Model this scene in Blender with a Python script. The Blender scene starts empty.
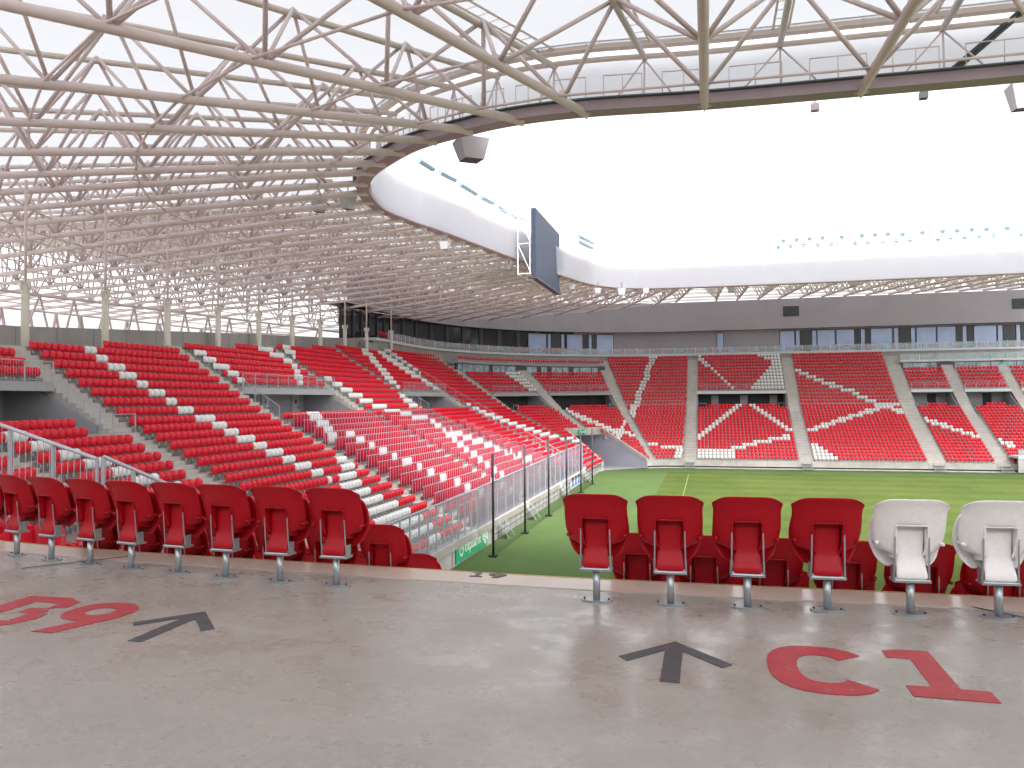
import bpy, bmesh, math, random
import numpy as np
from mathutils import Vector, Matrix
random.seed(7)
R = math.radians
S = bpy.context.scene
COL = S.collection

# ------------------------------------------------------------------ camera
F = 765.0; HC = 9.75
YAW = math.atan(196 / F); ROLL = R(-0.40)
PITCH = math.atan((400 + math.tan(-ROLL) * 196 - 384) / F)
fw = np.array([-math.sin(YAW) * math.cos(PITCH), math.cos(YAW) * math.cos(PITCH), math.sin(PITCH)])
rt0 = np.array([math.cos(YAW), math.sin(YAW), 0.0]); up0 = np.cross(rt0, fw)
rt = rt0 * math.cos(ROLL) + up0 * math.sin(ROLL); up = np.cross(rt, fw)
cam = bpy.data.objects.new('camera', bpy.data.cameras.new('camera')); COL.objects.link(cam)
cam.data.sensor_width = 36; cam.data.lens = F / 1024 * 36; cam.data.clip_end = 3000; cam.data.clip_start = 0.1
cam.matrix_world = Matrix(((rt[0], up[0], -fw[0], 0), (rt[1], up[1], -fw[1], 0), (rt[2], up[2], -fw[2], HC), (0, 0, 0, 1)))
S.camera = cam

# ------------------------------------------------------------------ world, sun, exposure
SUN_EL, SUN_AZ = R(58), R(150)
w = bpy.data.worlds.new('World'); S.world = w; w.use_nodes = True
nt = w.node_tree; nt.nodes.clear()
sky = nt.nodes.new('ShaderNodeTexSky'); sky.sky_type = 'NISHITA'; sky.sun_disc = False
sky.sun_elevation = SUN_EL; sky.sun_rotation = SUN_AZ; sky.air_density = 1.0; sky.dust_density = 6.0; sky.ozone_density = 1.0
hs = nt.nodes.new('ShaderNodeHueSaturation'); hs.inputs['Saturation'].default_value = 0.12; hs.inputs['Value'].default_value = 1.45
bg = nt.nodes.new('ShaderNodeBackground'); bg.inputs['Strength'].default_value = 0.15
wo = nt.nodes.new('ShaderNodeOutputWorld')
nt.links.new(sky.outputs[0], hs.inputs['Color']); nt.links.new(hs.outputs[0], bg.inputs['Color']); nt.links.new(bg.outputs[0], wo.inputs[0])
sl = bpy.data.lights.new('sun', 'SUN'); sl.energy = 0.8; sl.angle = R(16); sl.color = (1, .97, .93)
so = bpy.data.objects.new('sun', sl); COL.objects.link(so)
sd = Vector((math.sin(SUN_AZ) * math.cos(SUN_EL), math.cos(SUN_AZ) * math.cos(SUN_EL), math.sin(SUN_EL)))
so.rotation_euler = sd.to_track_quat('Z', 'Y').to_euler(); so.location = (0, 0, 80)
S.view_settings.view_transform = 'Standard'; S.view_settings.look = 'None'
S.view_settings.gamma = 1.0; S.view_settings.exposure = 1.42; S.view_settings.use_curve_mapping = False
S.cycles.max_bounces = 6; S.cycles.diffuse_bounces = 3; S.cycles.transmission_bounces = 4

# ------------------------------------------------------------------ materials
def mat(name, col, rough=.6, metal=0, spec=.5, noise=None, bump=0, coat=0, trans=None):
    m = bpy.data.materials.new(name); m.use_nodes = True; t = m.node_tree; b = t.nodes['Principled BSDF']
    b.inputs['Base Color'].default_value = (*col, 1); b.inputs['Roughness'].default_value = rough
    b.inputs['Metallic'].default_value = metal; b.inputs['Specular IOR Level'].default_value = spec
    if coat: b.inputs['Coat Weight'].default_value = coat; b.inputs['Coat Roughness'].default_value = .15
    tc = t.nodes.new('ShaderNodeTexCoord')
    if noise:
        sc, amt = noise
        n1 = t.nodes.new('ShaderNodeTexNoise'); n1.inputs['Scale'].default_value = sc; n1.inputs['Detail'].default_value = 8
        n1.inputs['Roughness'].default_value = .65
        t.links.new(tc.outputs['Object'], n1.inputs['Vector'])
        r = t.nodes.new('ShaderNodeValToRGB'); r.color_ramp.elements[0].position = .3; r.color_ramp.elements[1].position = .7
        r.color_ramp.elements[0].color = (*[c * (1 - amt) for c in col], 1); r.color_ramp.elements[1].color = (*[min(1, c * (1 + amt)) for c in col], 1)
        t.links.new(n1.outputs['Fac'], r.inputs['Fac']); t.links.new(r.outputs[0], b.inputs['Base Color'])
        if bump:
            bp = t.nodes.new('ShaderNodeBump'); bp.inputs['Strength'].default_value = bump; bp.inputs['Distance'].default_value = .02
            t.links.new(n1.outputs['Fac'], bp.inputs['Height']); t.links.new(bp.outputs[0], b.inputs['Normal'])
    return m
def glass_panel(name, col, alpha):
    m = bpy.data.materials.new(name); m.use_nodes = True; t = m.node_tree; b = t.nodes['Principled BSDF']
    b.inputs['Base Color'].default_value = (*col, 1); b.inputs['Roughness'].default_value = .08
    mx = t.nodes.new('ShaderNodeMixShader'); tr = t.nodes.new('ShaderNodeBsdfTransparent'); mx.inputs[0].default_value = alpha
    out = t.nodes['Material Output']
    t.links.new(tr.outputs[0], mx.inputs[1]); t.links.new(b.outputs[0], mx.inputs[2]); t.links.new(mx.outputs[0], out.inputs[0])
    return m
def membrane(name, col, tcol, f):
    m = bpy.data.materials.new(name); m.use_nodes = True; t = m.node_tree
    t.nodes.remove(t.nodes['Principled BSDF']); out = t.nodes['Material Output']
    d = t.nodes.new('ShaderNodeBsdfDiffuse'); d.inputs[0].default_value = (*col, 1)
    tl = t.nodes.new('ShaderNodeBsdfTranslucent'); tl.inputs[0].default_value = (*tcol, 1)
    mx = t.nodes.new('ShaderNodeMixShader'); mx.inputs[0].default_value = f
    t.links.new(d.outputs[0], mx.inputs[1]); t.links.new(tl.outputs[0], mx.inputs[2]); t.links.new(mx.outputs[0], out.inputs[0])
    return m
M = {}
M['red'] = mat('red_plastic', (.70, .010, .030), .30, spec=.35, noise=(3, .12))
M['railred'] = mat('matt_dark_red_plastic', (.42, .008, .030), .65, spec=.12, noise=(3, .12)); M['railwhite'] = mat('matt_white_plastic', (.66, .65, .66), .6, spec=.2)
M['white'] = mat('white_plastic', (.80, .79, .78), .4, noise=(3, .05))
M['nearred'] = mat('red_seat_plastic', (.40, .004, .012), .42, spec=.25, noise=(40, .08), bump=.12)
M['nearwhite'] = mat('white_seat_plastic', (.90, .87, .85), .45, noise=(30, .05), bump=.12)
M['galv'] = mat('galvanised_steel', (.42, .45, .47), .38, .75, noise=(25, .12))
M['rail'] = mat('grey_railing', (.44, .46, .50), .5, .3)
M['darkrail'] = mat('rubber_foot', (.03, .03, .03), .7)
M['conc'] = mat('concrete', (.36, .33, .30), .85, noise=(.6, .16), bump=.2)
M['stair'] = mat('stair_concrete', (.46, .43, .40), .85, noise=(1.2, .14))
M['wallc'] = mat('parapet_concrete', (.42, .40, .37), .85, noise=(.5, .25))
M['backwall'] = mat('grey_wall_concrete', (.33, .31, .29), .9, noise=(.35, .14))
M['steel'] = mat('beige_painted_steel', (.72, .60, .58), .5, noise=(.5, .07))
M['steel2'] = mat('pale_beige_steel', (.70, .61, .54), .55)
M['col'] = mat('cream_column_paint', (.66, .62, .54), .5)
M['ring'] = mat('mauve_ring_paint', (.38, .30, .32), .5, noise=(.4, .1))
M['darksteel'] = mat('dark_grey_steel', (.06, .07, .07), .5)
M['mem'] = membrane('roof_membrane', (.60, .60, .62), (.36, .375, .40), .46)
M['mem2'] = membrane('fascia_membrane', (.52, .53, .56), (.95, .96, 1.0), .80)
M['fascia'] = mat('taupe_fascia', (.37, .335, .365), .75, noise=(.25, .06))
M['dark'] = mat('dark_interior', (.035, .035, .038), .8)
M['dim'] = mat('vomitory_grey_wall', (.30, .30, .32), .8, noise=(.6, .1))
M['lilac'] = mat('tunnel_lilac_wall', (.40, .39, .47), .8, noise=(.3, .06))
M['door'] = mat('pale_door', (.42, .43, .44), .5)
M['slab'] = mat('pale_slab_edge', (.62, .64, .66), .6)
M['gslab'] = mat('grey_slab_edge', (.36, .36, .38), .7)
M['reflection_pane'] = mat('blue_painted_reflection', (.42, .50, .72), .25, noise=(.5, .1))  # sky reflected in the box windows, painted in as a blue base colour
M['tealglass'] = mat('teal_lounge_glass', (.30, .42, .46), .12, noise=(1.1, .6))
M['darkglass'] = mat('dark_glass', (.03, .035, .045), .08)
M['frame'] = mat('dark_window_frame', (.05, .05, .06), .4)
M['barglass'] = glass_panel('balustrade_glass', (.45, .62, .66), .38)
M['fenceglass'] = glass_panel('perforated_fence_panel', (.34, .32, .40), .5)
M['screen'] = mat('dark_led_screen', (.035, .045, .075), .5, spec=.2, noise=(2, .12))
M['green'] = mat('green_banner', (.02, .40, .16), .5)
M['blue'] = mat('blue_banner', (.08, .18, .60), .5)
M['exit'] = mat('exit_green', (.01, .30, .12), .5)
def worn(name, col):
    m = mat(name, col, .5, noise=(9, .15)); t = m.node_tree; b = t.nodes['Principled BSDF']; src = b.inputs['Base Color'].links[0].from_socket
    n = t.nodes.new('ShaderNodeTexNoise'); n.inputs['Scale'].default_value = 26; n.inputs['Detail'].default_value = 10; n.inputs['Roughness'].default_value = .75
    t.links.new(t.nodes['Texture Coordinate'].outputs['Object'], n.inputs['Vector'])
    r = t.nodes.new('ShaderNodeValToRGB'); r.color_ramp.elements[0].position = .56; r.color_ramp.elements[1].position = .70; t.links.new(n.outputs['Fac'], r.inputs[0])
    mm = t.nodes.new('ShaderNodeMath'); mm.operation = 'MULTIPLY'; mm.inputs[1].default_value = .75; t.links.new(r.outputs[0], mm.inputs[0])
    x = t.nodes.new('ShaderNodeMixRGB'); t.links.new(mm.outputs[0], x.inputs[0]); t.links.new(src, x.inputs[1]); x.inputs[2].default_value = (.30, .27, .24, 1); t.links.new(x.outputs[0], b.inputs['Base Color'])
    return m
M['paintred'] = worn('worn_red_floor_paint', (.40, .035, .045)); M['paintgrey'] = worn('worn_dark_floor_paint', (.060, .060, .066))
M['line'] = mat('faded_line_paint', (.13, .19, .06), .9)
M['black'] = mat('black_post', (.012, .012, .014), .5)
M['speaker'] = mat('grey_speaker_box', (.42, .40, .42), .6)
M['speakerdark'] = mat('dark_speaker_grille', (.10, .09, .11), .7)
M['net'] = mat('black_netting', (.02, .025, .025), .8)

def floor_material():
    m = mat('polished_concrete_floor', (.40, .36, .325), .5); t = m.node_tree; b = t.nodes['Principled BSDF']
    tc = t.nodes['Texture Coordinate']
    def noi(s, d=8, r=.6, st=None):
        n = t.nodes.new('ShaderNodeTexNoise'); n.inputs['Scale'].default_value = s; n.inputs['Detail'].default_value = d; n.inputs['Roughness'].default_value = r
        if st:
            mp = t.nodes.new('ShaderNodeMapping'); mp.inputs['Scale'].default_value = st
            t.links.new(tc.outputs['Object'], mp.inputs['Vector']); t.links.new(mp.outputs[0], n.inputs['Vector'])
        else: t.links.new(tc.outputs['Object'], n.inputs['Vector'])
        return n
    def ramp(src, a, b_, ca, cb):
        r = t.nodes.new('ShaderNodeValToRGB'); r.color_ramp.elements[0].position = a; r.color_ramp.elements[1].position = b_
        r.color_ramp.elements[0].color = ca; r.color_ramp.elements[1].color = cb; t.links.new(src, r.inputs[0]); return r
    n1 = noi(1.1, 3, .5); r1 = ramp(n1.outputs['Fac'], .25, .78, (.312, .284, .248, 1), (.375, .338, .296, 1))
    n2 = noi(22, 6, .7); r2 = ramp(n2.outputs['Fac'], .35, .62, (.88, .88, .88, 1), (1.05, 1.05, 1.05, 1))
    mu = t.nodes.new('ShaderNodeMixRGB'); mu.blend_type = 'MULTIPLY'; mu.inputs[0].default_value = 1
    t.links.new(r1.outputs[0], mu.inputs[1]); t.links.new(r2.outputs[0], mu.inputs[2])
    n3 = noi(5.5, 3, .5, (1.3, 1, 1)); r3 = ramp(n3.outputs['Fac'], .66, .80, (1, 1, 1, 1), (.80, .79, .77, 1))
    mu2 = t.nodes.new('ShaderNodeMixRGB'); mu2.blend_type = 'MULTIPLY'; mu2.inputs[0].default_value = .06
    t.links.new(mu.outputs[0], mu2.inputs[1]); t.links.new(r3.outputs[0], mu2.inputs[2])
    v = t.nodes.new('ShaderNodeTexVoronoi'); v.inputs['Scale'].default_value = 1.5; t.links.new(tc.outputs['Object'], v.inputs['Vector'])
    r4 = ramp(v.outputs['Distance'], .018, .035, (.35, .33, .31, 1), (1, 1, 1, 1))
    mu3 = t.nodes.new('ShaderNodeMixRGB'); mu3.blend_type = 'MULTIPLY'; mu3.inputs[0].default_value = .8
    t.links.new(mu2.outputs[0], mu3.inputs[1]); t.links.new(r4.outputs[0], mu3.inputs[2])
    t.links.new(mu3.outputs[0], b.inputs['Base Color'])
    n5 = noi(2.6, 5, .6, (1, 1.3, 1)); r5 = ramp(n5.outputs['Fac'], .34, .68, (.17, .17, .17, 1), (.48, .48, .48, 1))
    t.links.new(r5.outputs[0], b.inputs['Roughness'])
    bp = t.nodes.new('ShaderNodeBump'); bp.inputs['Strength'].default_value = .25; bp.inputs['Distance'].default_value = .004
    t.links.new(n2.outputs['Fac'], bp.inputs['Height']); t.links.new(bp.outputs[0], b.inputs['Normal'])
    b.inputs['Specular IOR Level'].default_value = .8
    return m
M['floor'] = floor_material()
def grass_material(name, c0, c1, c2, stripes):
    m = mat(name, c0, .95, spec=.1); t = m.node_tree; b = t.nodes['Principled BSDF']; tc = t.nodes['Texture Coordinate']
    def noi(s, st):
        n = t.nodes.new('ShaderNodeTexNoise'); n.inputs['Scale'].default_value = s; n.inputs['Detail'].default_value = 9; n.inputs['Roughness'].default_value = .7
        mp = t.nodes.new('ShaderNodeMapping'); mp.inputs['Scale'].default_value = st
        t.links.new(tc.outputs['Object'], mp.inputs['Vector']); t.links.new(mp.outputs[0], n.inputs['Vector']); return n
    n1 = noi(.12, (1, .5, 1)); n2 = noi(1.7, (.35, 1, 1)); n3 = noi(9, (1, 1, 1))
    mx = t.nodes.new('ShaderNodeMixRGB'); mx.inputs[1].default_value = (*c0, 1); mx.inputs[2].default_value = (*c1, 1)
    r1 = t.nodes.new('ShaderNodeValToRGB'); r1.color_ramp.elements[0].position = .36; r1.color_ramp.elements[1].position = .64
    t.links.new(n1.outputs['Fac'], r1.inputs[0]); t.links.new(r1.outputs[0], mx.inputs[0])
    mx2 = t.nodes.new('ShaderNodeMixRGB'); mx2.inputs[2].default_value = (*c2, 1); t.links.new(mx.outputs[0], mx2.inputs[1])
    r2 = t.nodes.new('ShaderNodeValToRGB'); r2.color_ramp.elements[0].position = .48; r2.color_ramp.elements[1].position = .72
    t.links.new(n2.outputs['Fac'], r2.inputs[0])
    mm = t.nodes.new('ShaderNodeMath'); mm.operation = 'MULTIPLY'; mm.inputs[1].default_value = .85
    t.links.new(r2.outputs[0], mm.inputs[0]); t.links.new(mm.outputs[0], mx2.inputs[0])
    mu = t.nodes.new('ShaderNodeMixRGB'); mu.blend_type = 'MULTIPLY'; mu.inputs[0].default_value = 1
    r3 = t.nodes.new('ShaderNodeValToRGB'); r3.color_ramp.elements[0].color = (.8, .8, .8, 1); r3.color_ramp.elements[1].color = (1.12, 1.12, 1.12, 1)
    t.links.new(n3.outputs['Fac'], r3.inputs[0]); t.links.new(mx2.outputs[0], mu.inputs[1]); t.links.new(r3.outputs[0], mu.inputs[2])
    last = mu
    if stripes:
        wv = t.nodes.new('ShaderNodeTexWave'); wv.bands_direction = 'Y'; wv.inputs['Scale'].default_value = .057; wv.inputs['Distortion'].default_value = 1.2
        t.links.new(tc.outputs['Object'], wv.inputs['Vector'])
        r = t.nodes.new('ShaderNodeValToRGB'); r.color_ramp.elements[0].position = .42; r.color_ramp.elements[1].position = .58
        r.color_ramp.elements[0].color = (.90, .92, .90, 1); r.color_ramp.elements[1].color = (1.04, 1.03, 1.0, 1)
        t.links.new(wv.outputs['Fac'], r.inputs[0])
        m3 = t.nodes.new('ShaderNodeMixRGB'); m3.blend_type = 'MULTIPLY'; m3.inputs[0].default_value = 1
        t.links.new(mu.outputs[0], m3.inputs[1]); t.links.new(r.outputs[0], m3.inputs[2]); last = m3
    t.links.new(last.outputs[0], b.inputs['Base Color'])
    return m
M['grass'] = grass_material('natural_grass', (.048, .078, .017), (.075, .105, .024), (.115, .12, .034), True)
M['turf'] = grass_material('artificial_turf', (.058, .100, .033), (.080, .126, .042), (.10, .138, .055), False)

# ------------------------------------------------------------------ mesh helpers
class MB:
    def __init__(s): s.v = []; s.f = []; s.mi = []
    def add(s, vs, fs, mi=0):
        o = len(s.v); s.v.extend([tuple(v) for v in vs]); s.f.extend([tuple(i + o for i in f) for f in fs]); s.mi.extend([mi] * len(fs))
    def tube(s, a, b, r, n=6, mi=0, caps=True):
        a = np.array(a, float); b = np.array(b, float); d = b - a; L = np.linalg.norm(d)
        if L < 1e-6: return
        d /= L; h = np.array([0, 0, 1.]) if abs(d[2]) < .9 else np.array([1., 0, 0])
        x = np.cross(d, h); x /= np.linalg.norm(x); y = np.cross(d, x)
        vs = []
        for p in (a, b):
            for i in range(n):
                t = 2 * math.pi * i / n; vs.append(p + r * (x * math.cos(t) + y * math.sin(t)))
        fs = [(i, (i + 1) % n, n + (i + 1) % n, n + i) for i in range(n)]
        if caps: fs += [tuple(range(n))[::-1], tuple(range(n, 2 * n))]
        s.add(vs, fs, mi)
    def pipe(s, pts, r, n=6, mi=0):
        for a, b in zip(pts[:-1], pts[1:]): s.tube(a, b, r, n, mi)
    def box(s, c, size, rz=0, mi=0, ax=None):
        hx, hy, hz = [q / 2 for q in size]; cz, sz = math.cos(rz), math.sin(rz); vs = []
        for dx in (-hx, hx):
            for dy in (-hy, hy):
                for dz in (-hz, hz): vs.append((c[0] + dx * cz - dy * sz, c[1] + dx * sz + dy * cz, c[2] + dz))
        s.add(vs, [(0, 1, 3, 2), (4, 6, 7, 5), (0, 4, 5, 1), (2, 3, 7, 6), (0, 2, 6, 4), (1, 5, 7, 3)], mi)
    def prism(s, poly, z0, z1, mi=0):      # plan polygon extruded in z
        n = len(poly); vs = [(p[0], p[1], z0) for p in poly] + [(p[0], p[1], z1) for p in poly]
        s.add(vs, [tuple(range(n))[::-1], tuple(range(n, 2 * n))] + [(i, (i + 1) % n, n + (i + 1) % n, n + i) for i in range(n)], mi)
    def hexa(s, q, mi=0):                  # 8 corners: bottom ring of 4, top ring of 4
        s.add(q, [(3, 2, 1, 0), (4, 5, 6, 7), (0, 1, 5, 4), (1, 2, 6, 5), (2, 3, 7, 6), (3, 0, 4, 7)], mi)
    def sweep(s, rings, mi=0, closed=True, caps=True):   # list of equal-length point rings
        n = len(rings[0]); vs = [p for r in rings for p in r]; fs = []
        for i in range(len(rings) - 1):
            for j in range(n if closed else n - 1):
                k = (j + 1) % n; fs.append((i * n + j, i * n + k, (i + 1) * n + k, (i + 1) * n + j))
        if caps and closed: fs += [tuple(range(n))[::-1], tuple((len(rings) - 1) * n + j for j in range(n))]
        s.add(vs, fs, mi)
    def build(s, name, mats, parent=None, smooth=False):
        me = bpy.data.meshes.new(name); me.from_pydata([tuple(map(float, v)) for v in s.v], [], s.f)
        for m in (mats if isinstance(mats, (list, tuple)) else [mats]): me.materials.append(M[m] if isinstance(m, str) else m)
        me.polygons.foreach_set('material_index', s.mi)
        if smooth: me.polygons.foreach_set('use_smooth', [True] * len(me.polygons))
        me.update()
        bm = bmesh.new(); bm.from_mesh(me); bmesh.ops.recalc_face_normals(bm, faces=bm.faces); bm.to_mesh(me); bm.free()
        o = bpy.data.objects.new(name, me); COL.objects.link(o)
        if parent is not None:
            o.parent = parent
            o.matrix_parent_inverse = parent.matrix_basis.inverted() if parent.type == 'EMPTY' and parent.get('worldparts') else Matrix()
        return o
def tag(o, label=None, cat=None, group=None, kind=None):
    if label: o['label'] = label
    if cat: o['category'] = cat
    if group: o['group'] = group
    if kind: o['kind'] = kind
    return o
def empty(name, loc=(0, 0, 0), rz=0, world=False):
    o = bpy.data.objects.new(name, None); COL.objects.link(o); o.location = loc; o.rotation_euler = (0, 0, rz); o.empty_display_size = .2
    o.matrix_basis = Matrix.Translation(loc) @ Matrix.Rotation(rz, 4, 'Z')
    if world: o['worldparts'] = 1
    return o
def struct(o, label=None): o['kind'] = 'structure'; return o

# ------------------------------------------------------------------ bowl geometry
C1 = (-3.8, 30.8); C2 = (-3.8, 103.3); T = .8; R19 = 25.0
L1 = R19 * math.pi / 2; LB = C2[1] - C1[1]; UD = LB + L1     # u = UD + (X + 3.8) on the far side
ZL = 8.29
def Ru(u):
    t = min(max((u - 60) / 50, 0), 1); return .51 + (.575 - .51) * t * t * (3 - 2 * t)
def zf(k, u): return 1.0 + .405 * (k - 1) if k <= 19 else ZL + Ru(u) * (k - 19)
def P(u, k, off=0):
    o = (k - 19) * T + off
    if u < -L1: return (C1[0] - (u + L1), C1[1] - R19 - o)
    if u < 0:
        a = -u / R19; r = R19 + o; return (C1[0] - r * math.cos(a), C1[1] - r * math.sin(a))
    if u < LB: return (C1[0] - R19 - o, C1[1] + u)
    if u < UD:
        a = (u - LB) / R19; r = R19 + o; return (C2[0] - r * math.cos(a), C2[1] + r * math.sin(a))
    return (C2[0] + (u - UD), C2[1] + R19 + o)
def rin(u):      # inward direction (towards the pitch)
    if u < -L1: return (0, 1)
    if u < 0: a = -u / R19; return (math.cos(a), math.sin(a))
    if u < LB: return (1, 0)
    if u < UD: a = (u - LB) / R19; return (math.cos(a), -math.sin(a))
    return (0, -1)
def scale_at(u, k):
    o = (k - 19) * T
    return (R19 + o) / R19 if (u < 0 and u > -L1) or (LB < u < UD) else 1.0
def proj(p):
    q = np.array([p[0], p[1], p[2] - HC]); d = q @ fw
    return 512 + F * (q @ rt) / d, 384 - F * (q @ up) / d, d
def un(x, y, z=None, X=None, Y=None, d=None):
    v = fw + rt * (x - 512) / F - up * (y - 384) / F
    t = (z - HC) / v[2] if z is not None else X / v[0] if X is not None else Y / v[1] if Y is not None else d
    return v * t + np.array([0, 0, HC])
def us(a, b, step=1.5):
    pts = [a, b] + [q for q in (-L1, 0, LB, UD) if a < q < b]
    n = max(1, int((b - a) / step)); pts += [a + (b - a) * i / n for i in range(n + 1)]
    pts = sorted(set(round(p, 4) for p in pts))
    # straight runs need few samples
    return [p for p in pts if not (0.01 < p < LB - .01 and p not in (round(a, 4), round(b, 4)) and int(p) % 4)] if b - a > 6 else pts
def strip(mb, u0, u1, prof, mi=0, step=1.2):
    """sweep a profile [(k, z)] (z may be a function of u) along u"""
    U = us(u0, u1, step); rings = []
    for u in U:
        rings.append([(*P(u, k), z(u) if callable(z) else z) for k, z in prof])
    mb.sweep(rings, mi)

# blocks between the stairs: (u0, u1, bottom k, top k list, vomitory?, seat pitch, lounge?)
BLK = [(-70, -42.6, 1, 19, False), (-35.3, -25, 1, 18, False), (-23.6, -8.9, 1, 26, True), (-7.2, .8, 1, 26, True), (2.4, 15.5, 1, 28, False), (16.9, 30.7, 1, 30, True), (31.9, 45.2, 1, 32, False),
       (46.5, 60.2, 1, 33, True), (61.6, 77.0, 1, 34, False), (78.5, 88.8, 1, 34, True), (90.5, 100.8, 1, 34, True), (102.2, 112.15, 1, 34, False),
       (113.75, 127.9, 1, 34, True), (129.6, 144.15, 1, 34, False), (146.3, 152.2, 1, 34, True), (153.9, 160.2, 1, 34, True), (161.6, 175, 1, 34, True)]
NB = len(BLK)
def in_tunnel(u, k):     # straight player tunnel cutting the far corner, seats end either side
    if k > 10.4: return False
    lo = 79.2 + (84.0 - 79.2) * (k - 1) / 9; hi = 98.6 + (93.4 - 98.6) * (k - 1) / 9
    return lo < u < hi
def has_row(bi, k, u):
    u0, u1, kb, kt, vom = BLK[bi]
    if k < kb or k > kt: return False
    if vom and 20 <= k <= 23: return False
    if bi in (9, 10, 14, 15, 16) and k > 29: return False
    if bi == 4 and k == 28 and u < 8.4: return False
    if bi == 5 and k == 30 and u < 24.5: return False
    if bi == 6 and k == 32 and u < 40: return False
    if bi == 3 and (k > 26 or (k in (18, 19) and u > -1.3)): return False
    if bi == 7 and k == 33 and False: return False
    if bi in (9, 10) and in_tunnel(u, k): return False
    if vom and k == 19 and (u - u0 < 1.6 or u1 - u < 1.6) and bi > 8: return False
    return True

# white seat pattern: lines and areas of white seats, given as (x, y) marks on seat centres
LINES = [
 ([(87,348),(97,357),(115,366),(127,375.7),(144,385),(156,394),(173.6,403),(184.6,412),(202,418),(219,425.3),(230.6,432),(242,439),(259.5,445),(271,452),(288,459),(300,466),(316,472),(328,478)],3.9),
 ([(12,438),(28,442),(44,447),(69,455.5),(97,464.5),(125,473),(148,481),(175,489)],5.4),
 ([(195.6,350.5),(207,358),(217,365),(230.7,372.5),(240.4,380)],2.9),
 ([(260.4,346.4),(271.7,353),(286,359),(294.4,365),(296,371),(298.8,377),(301.4,382.4)],2.9),
 ([(285,344),(286.8,349),(292,354.6)],3.6),
 ([(323.5,378),(334,384),(344.6,390.4),(357,396),(368,402),(380.3,407.6),(390.3,411)],3.0),
 ([(402.6,396.8),(408.5,401.8),(413.7,406.8)],3),
 ([(362.7,347.6),(364.5,351.5),(370.4,355.2),(372.7,359.5),(377.4,364.2),(380,368.5),(385,373),(388,377.5),(392.6,382),(396.7,387)],2.6),
 ([(366,344),(377,346),(388,356),(398,363),(416,375)],4.0),
 ([(382,347),(395,357),(408,366),(417,372),(423.5,380),(429,384),(437,389)],2.4),
 ([(313,414),(320,424),(329,432),(333,440)],5),
 ([(345,434),(355.6,440),(368,445.7),(378,451),(391,457),(401,461.6),(414,466),(424.6,471),(437,476),(447,480),(460,485),(470,489.6),(483,493)],2.0),
 ([(391,411),(401,413.8),(411,417.8),(432,422),(434,425.6),(442.7,430),(446.5,435),(452,439),(457,444.5),(464,448.6),(469,453),(476,457.5),(482,463),(489,467),(496,472),(503,476.6)],2.0),
 ([(452,433.5),(463.6,437.6),(473,441.7),(483.5,444.5),(492.4,448),(502.6,451.3),(511,454.7),(532,461.6)],2.4),
 ([(466.4,405.5),(474,409),(481.7,412.3),(489,414.8),(497,417.8),(504.7,420.8),(512.5,424),(521.8,427),(530,429.4),(538.5,432.4),(544.6,435.6),(552,436),(560,437.6),(572,440),(577.5,441.7)],2.2),
 ([(566.5,410.3),(577,415.7),(590,421),(597,424),(605,427),(610,429.4),(616,433),(619,437)],1.9),
 ([(624.6,423.3),(623,426.7),(621,431),(619,437)],2.0), ([(616,431),(628,434),(634,437)],1.7),
 ([(653,357.2),(652,361),(649.5,366),(647.5,373),(644.5,381.5),(641,390),(638.6,398),(636.6,403.6),(634.7,407),(633,414.8)],3.3),
 ([(648.5,443.2),(656.5,443.2)],1.5), ([(659,445.8),(670,445.8)],1.5), ([(670,448.7),(686,448.7)],1.5),
 ([(699,356.5),(734,389.5)],2.0), ([(738.5,405.5),(698,439)],2.6), ([(752,405.5),(789,430)],2.6), ([(788,437),(776,439),(763,441.5),(748,445),(733,449)],2.1),
 ([(796,370.8),(830,384.5),(852,392),(876,403),(886,406),(904,413)],2.2), ([(809,430.5),(850,417.5),(885,406.5),(898,404)],2.2),
 ([(922,419),(982,437.5)],1.9), ([(998,441),(1014,446)],2.2)]
POLYS = [
 [(331,446),(340,446),(352,466),(357,474),(362,482),(367,489),(379,496),(392,502),(407,510),(420,518),(431,527),(446,541),(400,545),(380,530),(369,518),(362,509),(352,498),(342,489),(338,480),(343,474),(339,466)],
 [(502,371),(525,371),(539,391),(531,391)], [(676,447),(690,446),(690,459),(671,459)],
 [(781,353),(790,389),(749.5,389),(762,374),(770,366),(772,359),(760,358),(757,353)], [(697,450),(736,450),(736,459),(697,459)], [(811,445),(818,445),(840,459),(815,459)]]
def white_at(x, y):
    for pts, wd in LINES:
        for (ax, ay), (bx, by) in zip(pts[:-1], pts[1:]):
            if x < min(ax, bx) - wd or x > max(ax, bx) + wd or y < min(ay, by) - wd or y > max(ay, by) + wd: continue
            L = (bx - ax) ** 2 + (by - ay) ** 2; t = max(0, min(1, ((x - ax) * (bx - ax) + (y - ay) * (by - ay)) / L))
            # horizontal distance counts full, vertical distance is limited to about one row
            if math.hypot(x - ax - t * (bx - ax), y - ay - t * (by - ay)) < wd: return True
    for pl in POLYS:
        ins = False
        for (ax, ay), (bx, by) in zip(pl, pl[1:] + pl[:1]):
            if (ay > y) != (by > y) and x < (bx - ax) * (y - ay) / (by - ay) + ax: ins = not ins
        if ins: return True
    return False

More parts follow.
